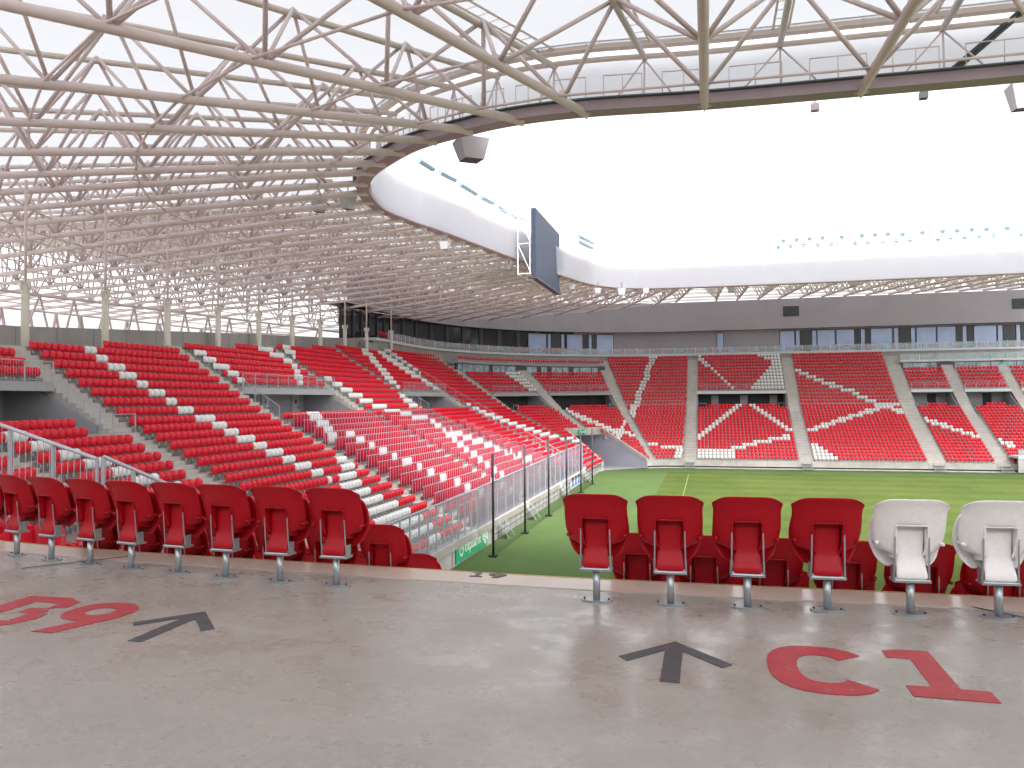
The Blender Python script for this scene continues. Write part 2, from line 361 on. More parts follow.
# ================================================================== GROUND, PITCH
def sheet(name, poly, z, m, parent=None):
    mb = MB(); mb.add([(x, y, z) for x, y in poly], [tuple(range(len(poly)))]); return mb.build(name, m, parent)
struct(sheet('ground', [(-1500, -1500), (1500, -1500), (1500, 1500), (-1500, 1500)], -.03, 'backwall'))
struct(sheet('turf_margin', [(-13.6, 24), (-6, 18), (120, 18), (120, 113.2), (-8, 113.2), (-14.6, 108), (-14.6, 30)], 0, 'turf'))
struct(sheet('paved_corner', [(-14.9, 106.5), (-7.6, 113.6), (-18, 127), (-28, 118)], .006, 'dim'))
struct(sheet('grass_pitch', [(-5.4, 31.5), (110, 31.5), (110, 106.3), (-5.4, 106.3)], .012, 'grass'))
mb = MB()
def ln(x0, y0, x1, y1): mb.add([(x0, y0, .018), (x1, y0, .018), (x1, y1, .018), (x0, y1, .018)], [(0, 1, 2, 3)])
ln(-2.65, 33.3, -2.55, 103.6)
tag(mb.build('pitch_lines', 'line'), kind='structure')

# ================================================================== STANDS
def terrace(mb, u0, u1, ka, kb, front=None, back=None, th=.45):
    """stepped concrete from row ka to kb"""
    prof = []
    for k in range(ka, kb + 1):
        z1 = (lambda u, k=k: zf(k, u)); z0 = (lambda u, k=k: zf(k - 1, u)) if k > ka else (lambda u, k=k: zf(k, u) - th)
        kk = (k - .775) if (k > ka or front is None) else front
        prof += [(kk, z0), (kk, z1)]
    e = back if back is not None else kb + .22
    prof += [(e, lambda u: zf(kb, u)), (e, lambda u: zf(kb, u) - th)]
    # underside follows the rake
    if kb > ka + 1: prof += [(ka + 1.3, lambda u: zf(ka, u) - th - .02)]
    strip(mb, u0, u1, prof)
def stairs_half(mb, u0, u1, ka, kb):
    for k in range(ka, kb):
        z = lambda u, k=k: zf(k, u); z1 = lambda u, k=k: (zf(k, u) + zf(k + 1, u)) / 2
        strip(mb, u0 + .03, u1 - .03, [(k - .215, z), (k - .215, z1), (k + .222, z1), (k + .222, z)])
def railing(mb, pts, h=1.0, post=1.2, bar=.14, r=.022, rb=.008, low=.08, bars=True):
    """pts = floor line; vertical posts, top rail, bottom rail, thin bars"""
    for si_, (a, b) in enumerate(zip(pts[:-1], pts[1:])):
        a = np.array(a, float); b = np.array(b, float); L = np.linalg.norm(b - a); n = max(1, round(L / post)); up_ = np.array([0, 0, 1.])
        mb.tube(a + up_ * h, b + up_ * h, r, 6); mb.tube(a + up_ * low, b + up_ * low, r * .6, 4)
        for i in range(1 if si_ else 0, n + 1):
            p = a + (b - a) * i / n; mb.box(p + up_ * h / 2, (r * 2, r * 2, h))
        if bars:
            m = int(L / bar)
            for i in range(1, m):
                p = a + (b - a) * i / m; mb.tube(p + up_ * low, p + up_ * h, rb, 3, caps=False)
def rail_u(name, u0, u1, k, zfun, label, parent=None, h=1.0, bar=.16, step=1.5, m='rail', r=.022, group=None, rb=.008, low=.08):
    n = max(1, int((u1 - u0) / step)); pts = [(*P(u0 + (u1 - u0) * i / n, k), zfun(u0 + (u1 - u0) * i / n)) for i in range(n + 1)]
    q = MB(); railing(q, pts, h, 9, bar, r=r, rb=rb, low=low); o = q.build(name, m, parent)
    if parent is None: tag(o, label, 'railing', group)
    return o
def KW(u): t = min(max((u - 30) / 17, 0), 1); return 33.0 + 2.8 * t   # outer wall row position
ST = []   # stands
end_stand = empty('end_stand', P(30, 19) + (0,), world=True); tag(end_stand, 'long concrete end stand on the left, steel columns along its top', 'grandstand')
far_stand = empty('far_stand', P(140, 19) + (0,), world=True); tag(far_stand, 'concrete far side stand facing the camera across the grass, glazed boxes along its top', 'grandstand')
cor_stand = empty('corner_stand', P(90, 19) + (0,), world=True); tag(cor_stand, 'curved concrete corner stand behind the pitch corner, cut by a wide player tunnel', 'grandstand')
near_stand = empty('near_stand', (0, 4, 0), world=True); tag(near_stand, 'concrete walkway deck of the near stand, painted floor in the foreground', 'grandstand')
def owner(u): return end_stand if u < 61 and u > -41.3 else near_stand if u <= -41.3 else cor_stand if u < 102 else far_stand
FRONT = {}
def frontk(u): return 1.45 if u < 84 else .2
# spans between blocks are the stairs
spans = [('b', i, b[0], b[1]) for i, b in enumerate(BLK)] + [('a', i, BLK[i][1], BLK[i + 1][0]) for i in range(NB - 1)]
tmb = {}; smb = {}
for kind, i, u0, u1 in spans:
    if u0 < -41.3: continue
    ow = owner((u0 + u1) / 2); t_ = MB(); s_ = MB()
    uu0, uu1 = u0, u1
    kb_ = BLK[i][3] if kind == 'b' else max(BLK[i][3], BLK[i + 1][3])
    kb_ = min(kb_, 34)
    ka_ = 2 if (u0 + u1) / 2 < 77 else 1
    tun = 77 <= (u0 + u1) / 2 <= 101
    if tun:
        for k in range(1, 11):
            lo = 78.9 + (83.8 - 78.9) * (k - 1) / 9; hi = 98.8 + (93.6 - 98.8) * (k - 1) / 9
            for a, b in ((u0, min(u1, lo)), (max(u0, hi), u1)):
                if b - a > .1 and not (a < 84 and k < 2): terrace(t_ if kind == 'b' else s_, a, b, k, k, th=.7)
        ka_ = 11
    fr = None
    if kind == 'b' and BLK[i][4]:
        terrace(t_, u0, u1, ka_, 19, back=27.2)
        top = min(BLK[i][3], 29) if i in (9, 10, 14, 15, 16) else BLK[i][3]
        terrace(t_, u0, u1, 24, top, front=23.05, th=.30, back=(KW((u0 + u1) / 2) if i < 8 else (34.6 if i not in (9, 10, 14, 15, 16) else 30.6)))
    elif kind == 'b':
        terrace(t_, u0, u1, ka_, kb_, back=(KW((u0 + u1) / 2) if i < 8 else 35.0))
    else:
        terrace(s_, u0, u1, ka_, kb_, back=(KW((u0 + u1) / 2) if i < 7 else 35.0))
        stairs_half(s_, u0, u1, max(ka_, 2), kb_)
    if t_.v: t_.build('terrace', 'conc', ow)
    if s_.v: s_.build('stairway', 'stair', ow)

# vomitories: landing walls, back wall, balcony edge
for i, b in enumerate(BLK):
    if not b[4]: continue
    u0, u1 = b[0], b[1]; ow = owner((u0 + u1) / 2)
    q = MB(); strip(q, u0, u1, [(22.85, lambda u: zf(24, u) - .42), (22.85, lambda u: zf(24, u) + .05), (23.04, lambda u: zf(24, u) + .05), (23.04, lambda u: zf(24, u) - .42)])
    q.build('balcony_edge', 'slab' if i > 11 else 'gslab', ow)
    for ua, s in ((u0, 1), (u1, -1)):
        q = MB(); rings = []
        for uu in (ua + s * .02, ua + s * .2):
            rings.append([(*P(uu, 19.5), ZL), (*P(uu, 27.0), ZL), (*P(uu, 27.0), zf(26, uu)), (*P(uu, 24.2), zf(24, uu) - .3), (*P(uu, 19.5), zf(19.6, uu) + .12)])
        q.sweep(rings); q.build('stair_side_wall', 'dim', ow)
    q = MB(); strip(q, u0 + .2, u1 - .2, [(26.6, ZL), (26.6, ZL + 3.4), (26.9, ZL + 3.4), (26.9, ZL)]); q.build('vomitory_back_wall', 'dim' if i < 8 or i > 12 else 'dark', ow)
    # doors and openings on the back wall
    n = max(1, int((u1 - u0) / 4.5))
    for j in range(n):
        uc = u0 + (u1 - u0) * (j + .62) / n if i != 3 else 0.2 - 3.1
        q = MB()
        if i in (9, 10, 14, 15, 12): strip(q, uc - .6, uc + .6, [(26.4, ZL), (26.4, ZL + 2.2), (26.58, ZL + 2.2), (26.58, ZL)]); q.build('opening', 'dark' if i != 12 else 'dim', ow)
        else:
            strip(q, uc - .55, uc + .55, [(26.42, ZL), (26.42, ZL + 2.25), (26.58, ZL + 2.25), (26.58, ZL)]); dd = q.build('door', 'door', ow)
            h = MB(); xx, yy = P(uc + .38, 26.36); h.box((xx, yy, ZL + 1.05), (.06, .06, .2)); h.build('handle', 'darksteel', dd)
            sg = MB(); strip(sg, uc - .2, uc + .2, [(26.37, ZL + 1.5), (26.37, ZL + 1.62), (26.40, ZL + 1.62), (26.40, ZL + 1.5)]); strip(sg, uc - .06, uc + .06, [(26.37, ZL + 1.36), (26.37, ZL + 1.76), (26.40, ZL + 1.76), (26.40, ZL + 1.36)]); sg.build('door_emblem', 'black', dd)
        if i == 3: break
    # dark passage at the left of the end-stand openings
    if i in (3, 5, 7):
        q = MB(); ua, ub = (u0 + .6, u0 + (u1 - u0) * .42) if i != 3 else (u0 + .3, -4.6)
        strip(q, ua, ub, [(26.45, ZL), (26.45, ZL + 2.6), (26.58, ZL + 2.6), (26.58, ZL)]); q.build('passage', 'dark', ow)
    lab = {2: '', 3: 'grey barred railing along the leftmost balcony edge above the first entrance', 5: 'grey barred railing over the second entrance of the end stand', 7: 'grey barred railing over the entrance beside the long stair handrail',
           9: 'grey railing along the corner balcony left of its middle stairs', 10: 'grey railing along the corner balcony right of its middle stairs', 12: 'glass fronted rail over the wide dark entrance of the far stand',
           14: 'pale balcony rail under the left red block beside the far right stairs', 15: 'pale balcony rail under the second red block at far right', 16: 'pale balcony rail cut off by the right edge of the picture'}.get(i, '')
    if lab: rail_u('balcony_railing', u0 + .05, u1 - .05, 22.9, lambda u: zf(24, u) + .05, lab, bar=.15 if i < 9 else .3, r=.025 if i < 9 else .03, group='balcony railings over the entrances')
    # railing down the stairs each side
    if i in (3, 5, 7):
        for ua, s, sd_ in ((u0 + .08, 1, 'left'), (u1 - .08, -1, 'right')):
            if i == 3 and s > 0: continue
            if i in (5, 7) and s < 0: continue
            q = MB(); railing(q, [(*P(ua, 22.9), zf(22.9, ua) + .1), (*P(ua, 19.3), zf(19.3, ua) + .1)], 1.0, 1.0, .14)
            tag(q.build('stair_railing', 'rail'), {3: 'sloping grey railing beside the leftmost stairs of the end stand', 5: 'sloping grey railing going down beside the second entrance', 7: 'sloping grey railing at the third entrance near the long handrail'}[i], 'railing')
    if i in (9, 12, 14, 10):
        for (ua, ub) in ((u0 + .05, u0 + 1.5), (u1 - 1.5, u1 - .05)):
            if i == 14 and ua > u0 + 1 or i == 10 and ua < u0 + 1 or i == 9 and ua > u0 + 1: continue
            q = MB(); railing(q, [(*P(ua, 18.6), ZL - .1), (*P(ub, 18.6), ZL - .1)], 1.0, 1.4, .5, r=.03)
            side = 'left' if ua < u0 + 1 else 'right'
            tag(q.build('landing_railing', 'rail'), f'short metal rail on the {side} of the row below the ' + {9: 'left corner entrance', 10: 'right corner entrance', 12: 'wide dark entrance', 14: 'far right entrance'}[i], 'railing')
# landing rails beside the first stairs
q = MB(); railing(q, [(*P(.85, 18.5), ZL), (*P(2.35, 18.5), ZL)], .95, 1.6, 9, bars=False); tag(q.build('landing_railing', 'rail'), 'short open rail on the landing at the foot of the first upper stairs', 'railing')

# long handrail down the stairs beside the away section
q = MB(); railing(q, [(*P(60.4, 36), zf(34, 60.4)), (*P(60.4, 34.2), zf(34, 60.4)), (*P(60.4, 2), zf(2, 60.4))], 1.05, 3.0, .9, r=.025, rb=.01)
tag(q.build('long_handrail', 'rail'), 'long straight grey handrail running down the stairs right of the barred seats', 'railing')

# outer wall of the end stand and its coping
q = MB()
rings = []
for j in range(40):
    u = -30 + 88 * j / 39; zt = 14.4 + .065 * max(0, u - 5.2) if u > 0 else 14.2
    a = P(u, KW(u)); b = P(u, KW(u) + .3); rings.append([(*a, 9.5), (*a, zt), (*b, zt), (*b, 9.5)])
q.sweep(rings); q.build('outer_wall', 'backwall', end_stand)
for j in range(22):
    q = MB(); u = -6 + 3.0 * j; a = P(u, KW(u) - .03); q.box((a[0], a[1], 12), (.02, .04, 2 * (14.35 + .065 * max(0, u - 5.2) - 12))); q.build('wall_joint', 'dim', end_stand)

# front walls
q = MB()
strip(q, -60, 78.8, [(1.35, 0), (1.35, 1.25), (1.62, 1.25), (1.62, 0)]); q.build('front_wall', 'wallc', end_stand)
q = MB(); strip(q, 98.9, 175, [(.02, .32), (.02, 1.12), (.3, 1.12), (.3, .32)]); q.build('front_wall', 'wallc', far_stand)
q = MB(); strip(q, 98.9, 175, [(.22, 0), (.22, .4), (.4, .4), (.4, 0)]); q.build('wall_footing', 'dark', far_stand)
q = MB(); strip(q, 98.9, 175, [(-.5, 0), (-.5, .12), (.2, .12), (.2, 0)]); q.build('kerb', 'stair', far_stand)
for n_, u in enumerate([uu for uu in np.arange(103, 172, 4.1)]):
    q = MB(); a = P(u, .01); q.box((a[0], a[1] - .005, .72), (.05, .02, .78)); q.build('wall_joint', 'dim', far_stand)

# player tunnel
def tun_pt(side, t):   # t 0 at the front, 1 at row 10.4
    if side == 'l': return np.array(P(78.9, 1.2)) * (1 - t) + np.array(P(83.8, 10.6)) * t
    return np.array(P(98.8, .1)) * (1 - t) + np.array(P(93.6, 10.6)) * t
for side in 'lr':
    q = MB(); c = MB()
    ctr = (np.array(tun_pt('l', .5)) + np.array(tun_pt('r', .5))) / 2
    for t0, t1 in ((0, 1),):
        a = tun_pt(side, 0); b = tun_pt(side, 1); d = b - a; d /= np.linalg.norm(d); nrm = np.array([-d[1], d[0]])
        if np.dot(ctr - a, nrm) < 0: nrm = -nrm
        zt0, zt1 = 1.35, zf(10.4, 90) + .75; e = b + d * 9
        def pt(p, off, z): r_ = p + nrm * off; return (r_[0], r_[1], z)
        q.sweep([[pt(a, .0, 0), pt(a, .0, zt0 - .45), pt(a, -.2, zt0 - .45), pt(a, -.2, 0)], [pt(b, .0, 0), pt(b, .0, zt1 - .45), pt(b, -.2, zt1 - .45), pt(b, -.2, 0)], [pt(e, .0, 0), pt(e, .0, 5.2), pt(e, -.2, 5.2), pt(e, -.2, 0)]])
        c.sweep([[pt(a, .06, zt0 - .44), pt(a, .06, zt0 + .1), pt(a, -.3, zt0 + .1), pt(a, -.3, zt0 - .44)], [pt(b, .06, zt1 - .44), pt(b, .06, zt1 + .1), pt(b, -.3, zt1 + .1), pt(b, -.3, zt1 - .44)]])
    q.build('tunnel_wall', 'lilac', cor_stand); c.build('tunnel_parapet', 'wallc', cor_stand)
q = MB(); a = tun_pt('l', 1); b = tun_pt('r', 1); q.prism([tuple(a - (.5, .3)), tuple(b + (.1, -.2)), tuple(b + (-.3, .9)), tuple(a + (-.9, .6))], 4.78, 5.72); q.build('tunnel_lintel', 'wallc', cor_stand)
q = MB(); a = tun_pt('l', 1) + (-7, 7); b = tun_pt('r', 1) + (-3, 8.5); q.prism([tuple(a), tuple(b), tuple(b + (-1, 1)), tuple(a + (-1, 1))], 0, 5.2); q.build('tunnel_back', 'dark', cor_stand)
lm = (tun_pt('l', 1) + tun_pt('r', 1)) / 2; ld = tun_pt('r', 1) - tun_pt('l', 1); la = math.atan2(ld[1], ld[0])
ex = empty('exit_sign', (lm[0] - .2, lm[1] - .5, 5.1), la); tag(ex, 'green exit sign fixed on the concrete beam over the player tunnel', 'sign')
q = MB(); q.box((0, 0, 0), (1.7, .08, .62)); q.build('sign_plate', 'exit', ex)
q = MB()
q.box((-.3, -.06, .0), (.10, .03, .42)); q.box((-.52, -.06, .1), (.26, .03, .08)); q.box((-.55, -.06, -.15), (.3, .03, .08)); q.box((.1, -.06, .0), (.34, .03, .1)); q.box((.32, -.06, 0), (.1, .03, .3)); q.box((.62, -.06, 0), (.12, .03, .46))
q.build('pictogram', 'white', ex)

# boxes level: slab, balustrade, windows, fascia
U0B, U1B = 57.0, 175.0
sky_b = far_stand
def inv_u(x, k, z):
    lo, hi = 60.0, 178.0
    for _ in range(40):
        m_ = (lo + hi) / 2
        if proj((*P(m_, k), z))[0] < x: lo = m_
        else: hi = m_
    return lo
box_lvl = empty('box_level', P(120, 38) + (18,), world=True); tag(box_lvl, 'taupe storey of glazed boxes curving over the far stand under the roof', 'building')
q = MB(); strip(q, U0B + 3, U1B, [(34.6, 17.75), (34.6, 18.12), (42, 18.12), (42, 17.75)]); q.build('floor_slab', 'slab', box_lvl)
q = MB(); strip(q, U0B, U1B, [(37.2, 22.3), (37.2, 27.6), (37.8, 27.6), (37.8, 22.3)], step=1.0); q.build('fascia', 'fascia', box_lvl)
q = MB(); strip(q, U0B, U1B, [(37.8, 22.3), (37.8, 22.6), (42, 22.6), (42, 22.3)]); q.build('soffit', 'dark', box_lvl)
q = MB(); strip(q, U0B, 99, [(38.8, 16.5), (38.8, 22.3), (39.2, 22.3), (39.2, 16.5)]); q.build('glass_wall', 'darkglass', box_lvl)
q = MB(); strip(q, 99, U1B, [(38.8, 18.1), (38.8, 22.3), (39.2, 22.3), (39.2, 18.1)]); q.build('back_wall', 'fascia', box_lvl)
q = MB(); strip(q, U0B, 66, [(34.8, 14), (34.8, 17.4), (38, 17.4), (38, 14)]); q.build('side_wall', 'backwall', box_lvl)
q = MB(); strip(q, U0B + 3, U1B, [(34.95, 15.5), (34.95, 17.75), (35.2, 17.75), (35.2, 15.5)]); q.build('wall_under_slab', 'conc', box_lvl)
for u in np.arange(60, 99, 2.45): q = MB(); a, b = u, u + .5; strip(q, a, b, [(38.6, 18.1), (38.6, 22.3), (38.79, 22.3), (38.79, 18.1)]); q.build('pillar', 'frame', box_lvl)
panes = [(527.5,546.3,'b'),(547,551,'b'),(551.3,560,'d'),(560.4,564.5,'b'),(566.2,582.6,'b'),(583,587.5,'d'),(588,592,'b'),(592.2,595.5,'d'),(596,613.7,'b'),(716.7,723.7,'b'),(779.7,794.5,'b'),(795.6,800,'b'),(800.5,811,'d'),(811.7,816.4,'b'),(817,835,'b'),(836,854.4,'b'),(854.8,860,'d'),(860.4,865,'b'),(865.3,870,'d'),(870.4,892,'b'),(893.6,898.5,'b'),(899,909.7,'d'),(910.5,915.3,'b'),(916,936,'b'),(936.8,955.7,'b'),(956,961.4,'d'),(962,966.6,'b'),(967,972.6,'d'),(973.3,996.2,'b'),(997.3,1002.6,'b'),(1003,1015,'d'),(1015.5,1020.3,'b'),(1021,1027,'d'),(1028,1050,'b')]
for x0, x1, t in panes:
    ua, ub = inv_u(x0, 38.7, 20.4), inv_u(x1, 38.7, 20.4)
    wv = MB(); strip(wv, ua, ub, [(38.55, 18.1), (38.55, 22.05), (38.78, 22.05), (38.78, 18.1)]); fr = wv.build('window', 'frame', box_lvl)
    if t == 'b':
        wv = MB(); strip(wv, ua + .08, ub - .08, [(38.49, 18.15), (38.49, 21.9), (38.54, 21.9), (38.54, 18.15)]); wv.build('reflection_pane', 'reflection_pane', fr)  # blue sheet over the pane, carries the painted sky reflection
for x in (790, 1020, 560): pass
for nm_, xa, xb, ya, yb in (('fascia_vent', 783, 799, 306.5, 316.5), ('fascia_vent', 1012, 1030, 299, 309)):
    ua, ub = inv_u(xa, 37.2, 25), inv_u(xb, 37.2, 25); pz = P(ua, 37.2); zt = un(xa, ya, Y=pz[1])[2]; zb = un(xa, yb, Y=pz[1])[2]
    q = MB(); strip(q, ua, ub, [(37.05, zb), (37.05, zt), (37.19, zt), (37.19, zb)]); vo = q.build(nm_, 'darksteel', box_lvl)
    q = MB()
    for j in range(4): zz = zb + (zt - zb) * (j + .5) / 4; strip(q, ua + .1, ub - .1, [(36.98, zz), (36.98, zz + .08), (37.04, zz + .08), (37.04, zz)])
    q.build('louvre', 'dark', vo)
bal = empty('glass_balustrade', P(120, 34.7) + (18.1,), world=True); tag(bal, 'long clear glass balustrade along the pale slab edge in front of the boxes', 'balustrade')
q = MB(); strip(q, 64, U1B, [(34.68, 18.2), (34.68, 19.15), (34.71, 19.15), (34.71, 18.2)]); q.build('glass_pane', 'barglass', bal)
q = MB()
for u in np.arange(64, U1B, 1.5): a = P(u, 34.66); q.box((a[0], a[1], 18.65), (.05, .05, 1.05))
q.build('post', 'slab', bal)

# lounges set into the rake (corner and far right)
for li, (ua, ub) in enumerate(((77.8, 101.4), (146.2, 175))):
    lg = empty('lounge', P((ua + ub) / 2, 31) + (13.9,), world=True)
    tag(lg, ['glazed lounge set into the corner stand under a row of red balcony seats', 'teal glazed lounge above the red blocks at the far right'][li], 'lounge')
    q = MB(); strip(q, ua, ub, [(30.3, 13.2), (30.3, 15.7), (30.6, 15.7), (30.6, 13.2)]); q.build('wall', 'frame', lg)
    u = ua + .4; rr = random.Random(3 + li)
    while u < ub - 1.2:
        wd = rr.choice([.9, 1.4, 2.0, 2.4]) if li else rr.choice([.8, 1.2, 1.5]); wd = min(wd, ub - .3 - u)
        if abs(u + wd / 2 - 89.6) > 1.2 and abs(u + wd / 2 - 153) > .9:
            q = MB(); strip(q, u, u + wd, [(30.2, 13.9), (30.2, 15.55), (30.28, 15.55), (30.28, 13.9)]); q.build('pane', 'tealglass', lg)
        u += wd + (.12 if rr.random() < .6 or li else .7)
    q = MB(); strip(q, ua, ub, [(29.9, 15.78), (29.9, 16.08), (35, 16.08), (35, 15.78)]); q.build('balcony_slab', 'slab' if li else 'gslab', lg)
    if li:
        q = MB(); strip(q, ua, ub, [(29.95, 16.1), (29.95, 17.05), (29.98, 17.05), (29.98, 16.1)]); q.build('glass_front', 'barglass', lg)
        q = MB()
        for u in np.arange(ua, ub, 1.4): a = P(u, 29.9); q.box((a[0], a[1], 16.55), (.05, .05, 1.0))
        q.build('balustrade_post', 'slab', lg)
    else:
        rail_u('balcony_rail', ua, ub, 29.95, lambda u: 16.08, '', parent=lg, bar=.35, step=1.3)

# ------------------------------------------------------------------ near walkway
q = MB()
pts = []
for j in range(30):
    x = -9 + 17 * j / 29
    y = (30.8 - math.sqrt((25 - .50) ** 2 - (x + 3.8) ** 2)) if x < -3.8 else 6.30 - .09 * math.exp(-((x + .9) / 2.2) ** 2) + .0 * x
    pts.append((x, y))
q.prism([(-9, -7)] + pts + [(8, -7)], 7.9, 8.3); q.build('walkway_floor', 'floor', near_stand)
q = MB(); strip_pts = [(x, y - .36) for x, y in pts]
for (x0, y0), (x1, y1), (x2, y2), (x3, y3) in zip(strip_pts[:-1], strip_pts[1:], pts[1:], pts[:-1]): q.hexa([(x0, y0, 8.3), (x1, y1, 8.3), (x2, y2 + .006, 8.3), (x3, y3 + .006, 8.3), (x0, y0, 8.306), (x1, y1, 8.306), (x2, y2 + .006, 8.306), (x3, y3 + .006, 8.306)])
M['nosing'] = mat('smooth_nosing_concrete', (.58, .47, .40), .28, noise=(2.2, .12), spec=.6)
q.build('nosing_strip', 'nosing', near_stand)
q = MB()
for (x0, y0), (x1, y1) in zip(strip_pts[:-1], strip_pts[1:]): q.hexa([(x0, y0 - .012, 8.3), (x1, y1 - .012, 8.3), (x1, y1 - .002, 8.3), (x0, y0 - .002, 8.3), (x0, y0 - .012, 8.3035), (x1, y1 - .012, 8.3035), (x1, y1 - .002, 8.3035), (x0, y0 - .002, 8.3035)])
q.build('floor_joint', 'stair', near_stand)
q = MB(); M['ochre'] = mat('ochre_edge', (.50, .36, .16), .7)
for (x0, y0), (x1, y1) in zip(pts[:-1], pts[1:]): q.hexa([(x0, y0 - .015, 8.306), (x1, y1 - .015, 8.306), (x1, y1 + .01, 8.306), (x0, y0 + .01, 8.306), (x0, y0 - .015, 8.309), (x1, y1 - .015, 8.309), (x1, y1 + .01, 8.309), (x0, y0 + .01, 8.309)])
q.build('edge_line', 'ochre', near_stand)
for x0, y0, x1, y1 in ((-5.9, 5.5, -5.3, 6.2), (1.75, 5.95, 2.5, 5.3)):
    q = MB(); d = math.atan2(y1 - y0, x1 - x0); q.box(((x0 + x1) / 2, (y0 + y1) / 2, 8.3075), (math.hypot(x1 - x0, y1 - y0), .012, .004), d); q.build('expansion_joint', 'dark', near_stand)
q = MB()      # rows below the walkway
for k in range(1, 19): strip(q, -75, -41.3, [(k - .7, zf(k, -50) - 1.0), (k - .7, zf(k, -50)), (k + .35, zf(k, -50)), (k + .35, zf(k, -50) - 1.0)])
q.build('terrace', 'conc', near_stand)
q = MB(); q.box((2, -7.2, 11), (60, .4, 7)); q.build('back_wall', 'backwall', near_stand)

# painted floor marks
def flat(name, polys, m, label, cat, z=8.3):
    q = MB()
    for pi_, pl in enumerate(polys):
        n = len(pl); q.add([(x, y, z + .001) for x, y in pl] + [(x, y, z + .004 + pi_ * .00004) for x, y in pl], [tuple(range(n, 2 * n))] + [(i, (i + 1) % n, n + (i + 1) % n, n + i) for i in range(n)])
    o = q.build(name, m); tag(o, label, cat); return o
def arc(cx_, cy_, rx, ry, a0, a1, th, n=22, sq=2.6):
    out = []; inn = []
    for i in range(n + 1):
        a = R(a0 + (a1 - a0) * i / n); c, s = math.cos(a), math.sin(a)
        f = (abs(c) ** sq + abs(s) ** sq) ** (-1 / sq)
        out.append((cx_ + rx * c * f, cy_ + ry * s * f)); inn.append((cx_ + (rx - th) * c * f, cy_ + (ry - th) * s * f))
    return [[out[i], out[i + 1], inn[i + 1], inn[i]] for i in range(n)]
def shp(polys, o, a=0, sx=1, sy=1, sh=0):
    ca, sa = math.cos(a), math.sin(a)
    return [[(o[0] + (x * sx + y * sh) * ca - y * sy * sa, o[1] + (x * sx + y * sh) * sa + y * sy * ca) for x, y in pl] for pl in polys]
C_ = arc(.275, .37, .28, .375, 40, 320, .155)
ONE = [[(.0, .585), (.0, .70), (.09, .74), (.25, .74), (.25, .15), (.12, .15), (.12, .585)], [(.0, 0), (.38, 0), (.38, .149), (.0, .149)]]
flat('painted_letter', shp(C_, (.30, 4.06)), 'paintred', 'big worn red letter C painted on the walkway floor, right of the arrow', 'floor marking')
flat('painted_digit', shp(ONE, (.95, 4.12)), 'paintred', 'big worn red figure 1 painted on the walkway floor beside the C', 'floor marking')
B_ = [[(-.03, 0), (.14, 0), (.14, .72), (-.03, .72)], [(.141, .585), (.37, .570), (.43, .66), (.33, .73), (.141, .72)], [(.36, .585), (.38, .44), (.50, .5), (.48, .64), (.42, .66)], [(.25, .32), (.40, .32), (.44, .38), (.40, .439), (.25, .439)], [(.36, .319), (.36, .15), (.46, .08), (.52, .2), (.49, .33)], [(.141, 0), (.38, 0), (.46, .079), (.38, .13), (.141, .13)]]
NINE = arc(.24, .49, .24, .23, 0, 360, .14, 30, 2.2) + [[(.48, .49), (.47, .38), (.31, 0), (.15, 0), (.31, .32), (.362, .49)]]
flat('painted_letter', shp(B_, (-4.93, 4.02), R(2)), 'paintred', 'big worn red letter B painted on the walkway floor at far left', 'floor marking')
flat('painted_digit', shp(NINE, (-4.36, 4.0), R(1)), 'paintred', 'big worn red figure 9 painted on the walkway floor left of its arrow', 'floor marking')
AR = [[(-.05, -.66), (.05, -.66), (.05, -.05), (0, .02), (-.05, -.05)], [(0, .02), (-.30, -.32), (-.245, -.385), (.0, -.10)], [(0, .02), (.0, -.10), (.265, -.385), (.32, -.32)]]
flat('painted_arrow', shp(AR, (-.21, 4.70)), 'paintgrey', 'dark grey arrow painted on the floor left of the red C', 'floor marking')
flat('painted_arrow', shp(AR, (-3.41, 4.64)), 'paintgrey', 'dark grey arrow painted on the floor right of the red 9', 'floor marking')
flat('row_number', shp(ONE, (-1.93, 6.06), 0, .28, .22) + shp([[(x, y) for x, y in pl] for pl in NINE], (-1.79, 6.06), 0, .32, .22), 'paintgrey', 'small dark row number 19 stencilled on the step edge in the aisle', 'floor marking', 8.306)

# near handrail beyond the left seats
q = MB()
A_ = un(-30, 414, d=8.4); B_p = un(97, 459, d=7.9); C_p = un(103, 456.5, d=7.9); D_p = un(190, 494, d=8.4)
for a, b in ((A_, B_p), (C_p, D_p)):
    q.tube(a, b, .021, 8)
    for t in (np.arange(0, 1.001, 1 / 3)):
        p = a + (b - a) * t; q.tube(p, p - (0, 0, .95), .019, 8)
    for t in np.arange(.03, 1, .047): p = a + (b - a) * t; q.tube(p, p - (0, 0, .85), .005, 4, caps=False)
tag(q.build('near_handrail', 'rail'), 'grey sloping handrail with thin bars just behind the leftmost near seats', 'railing')

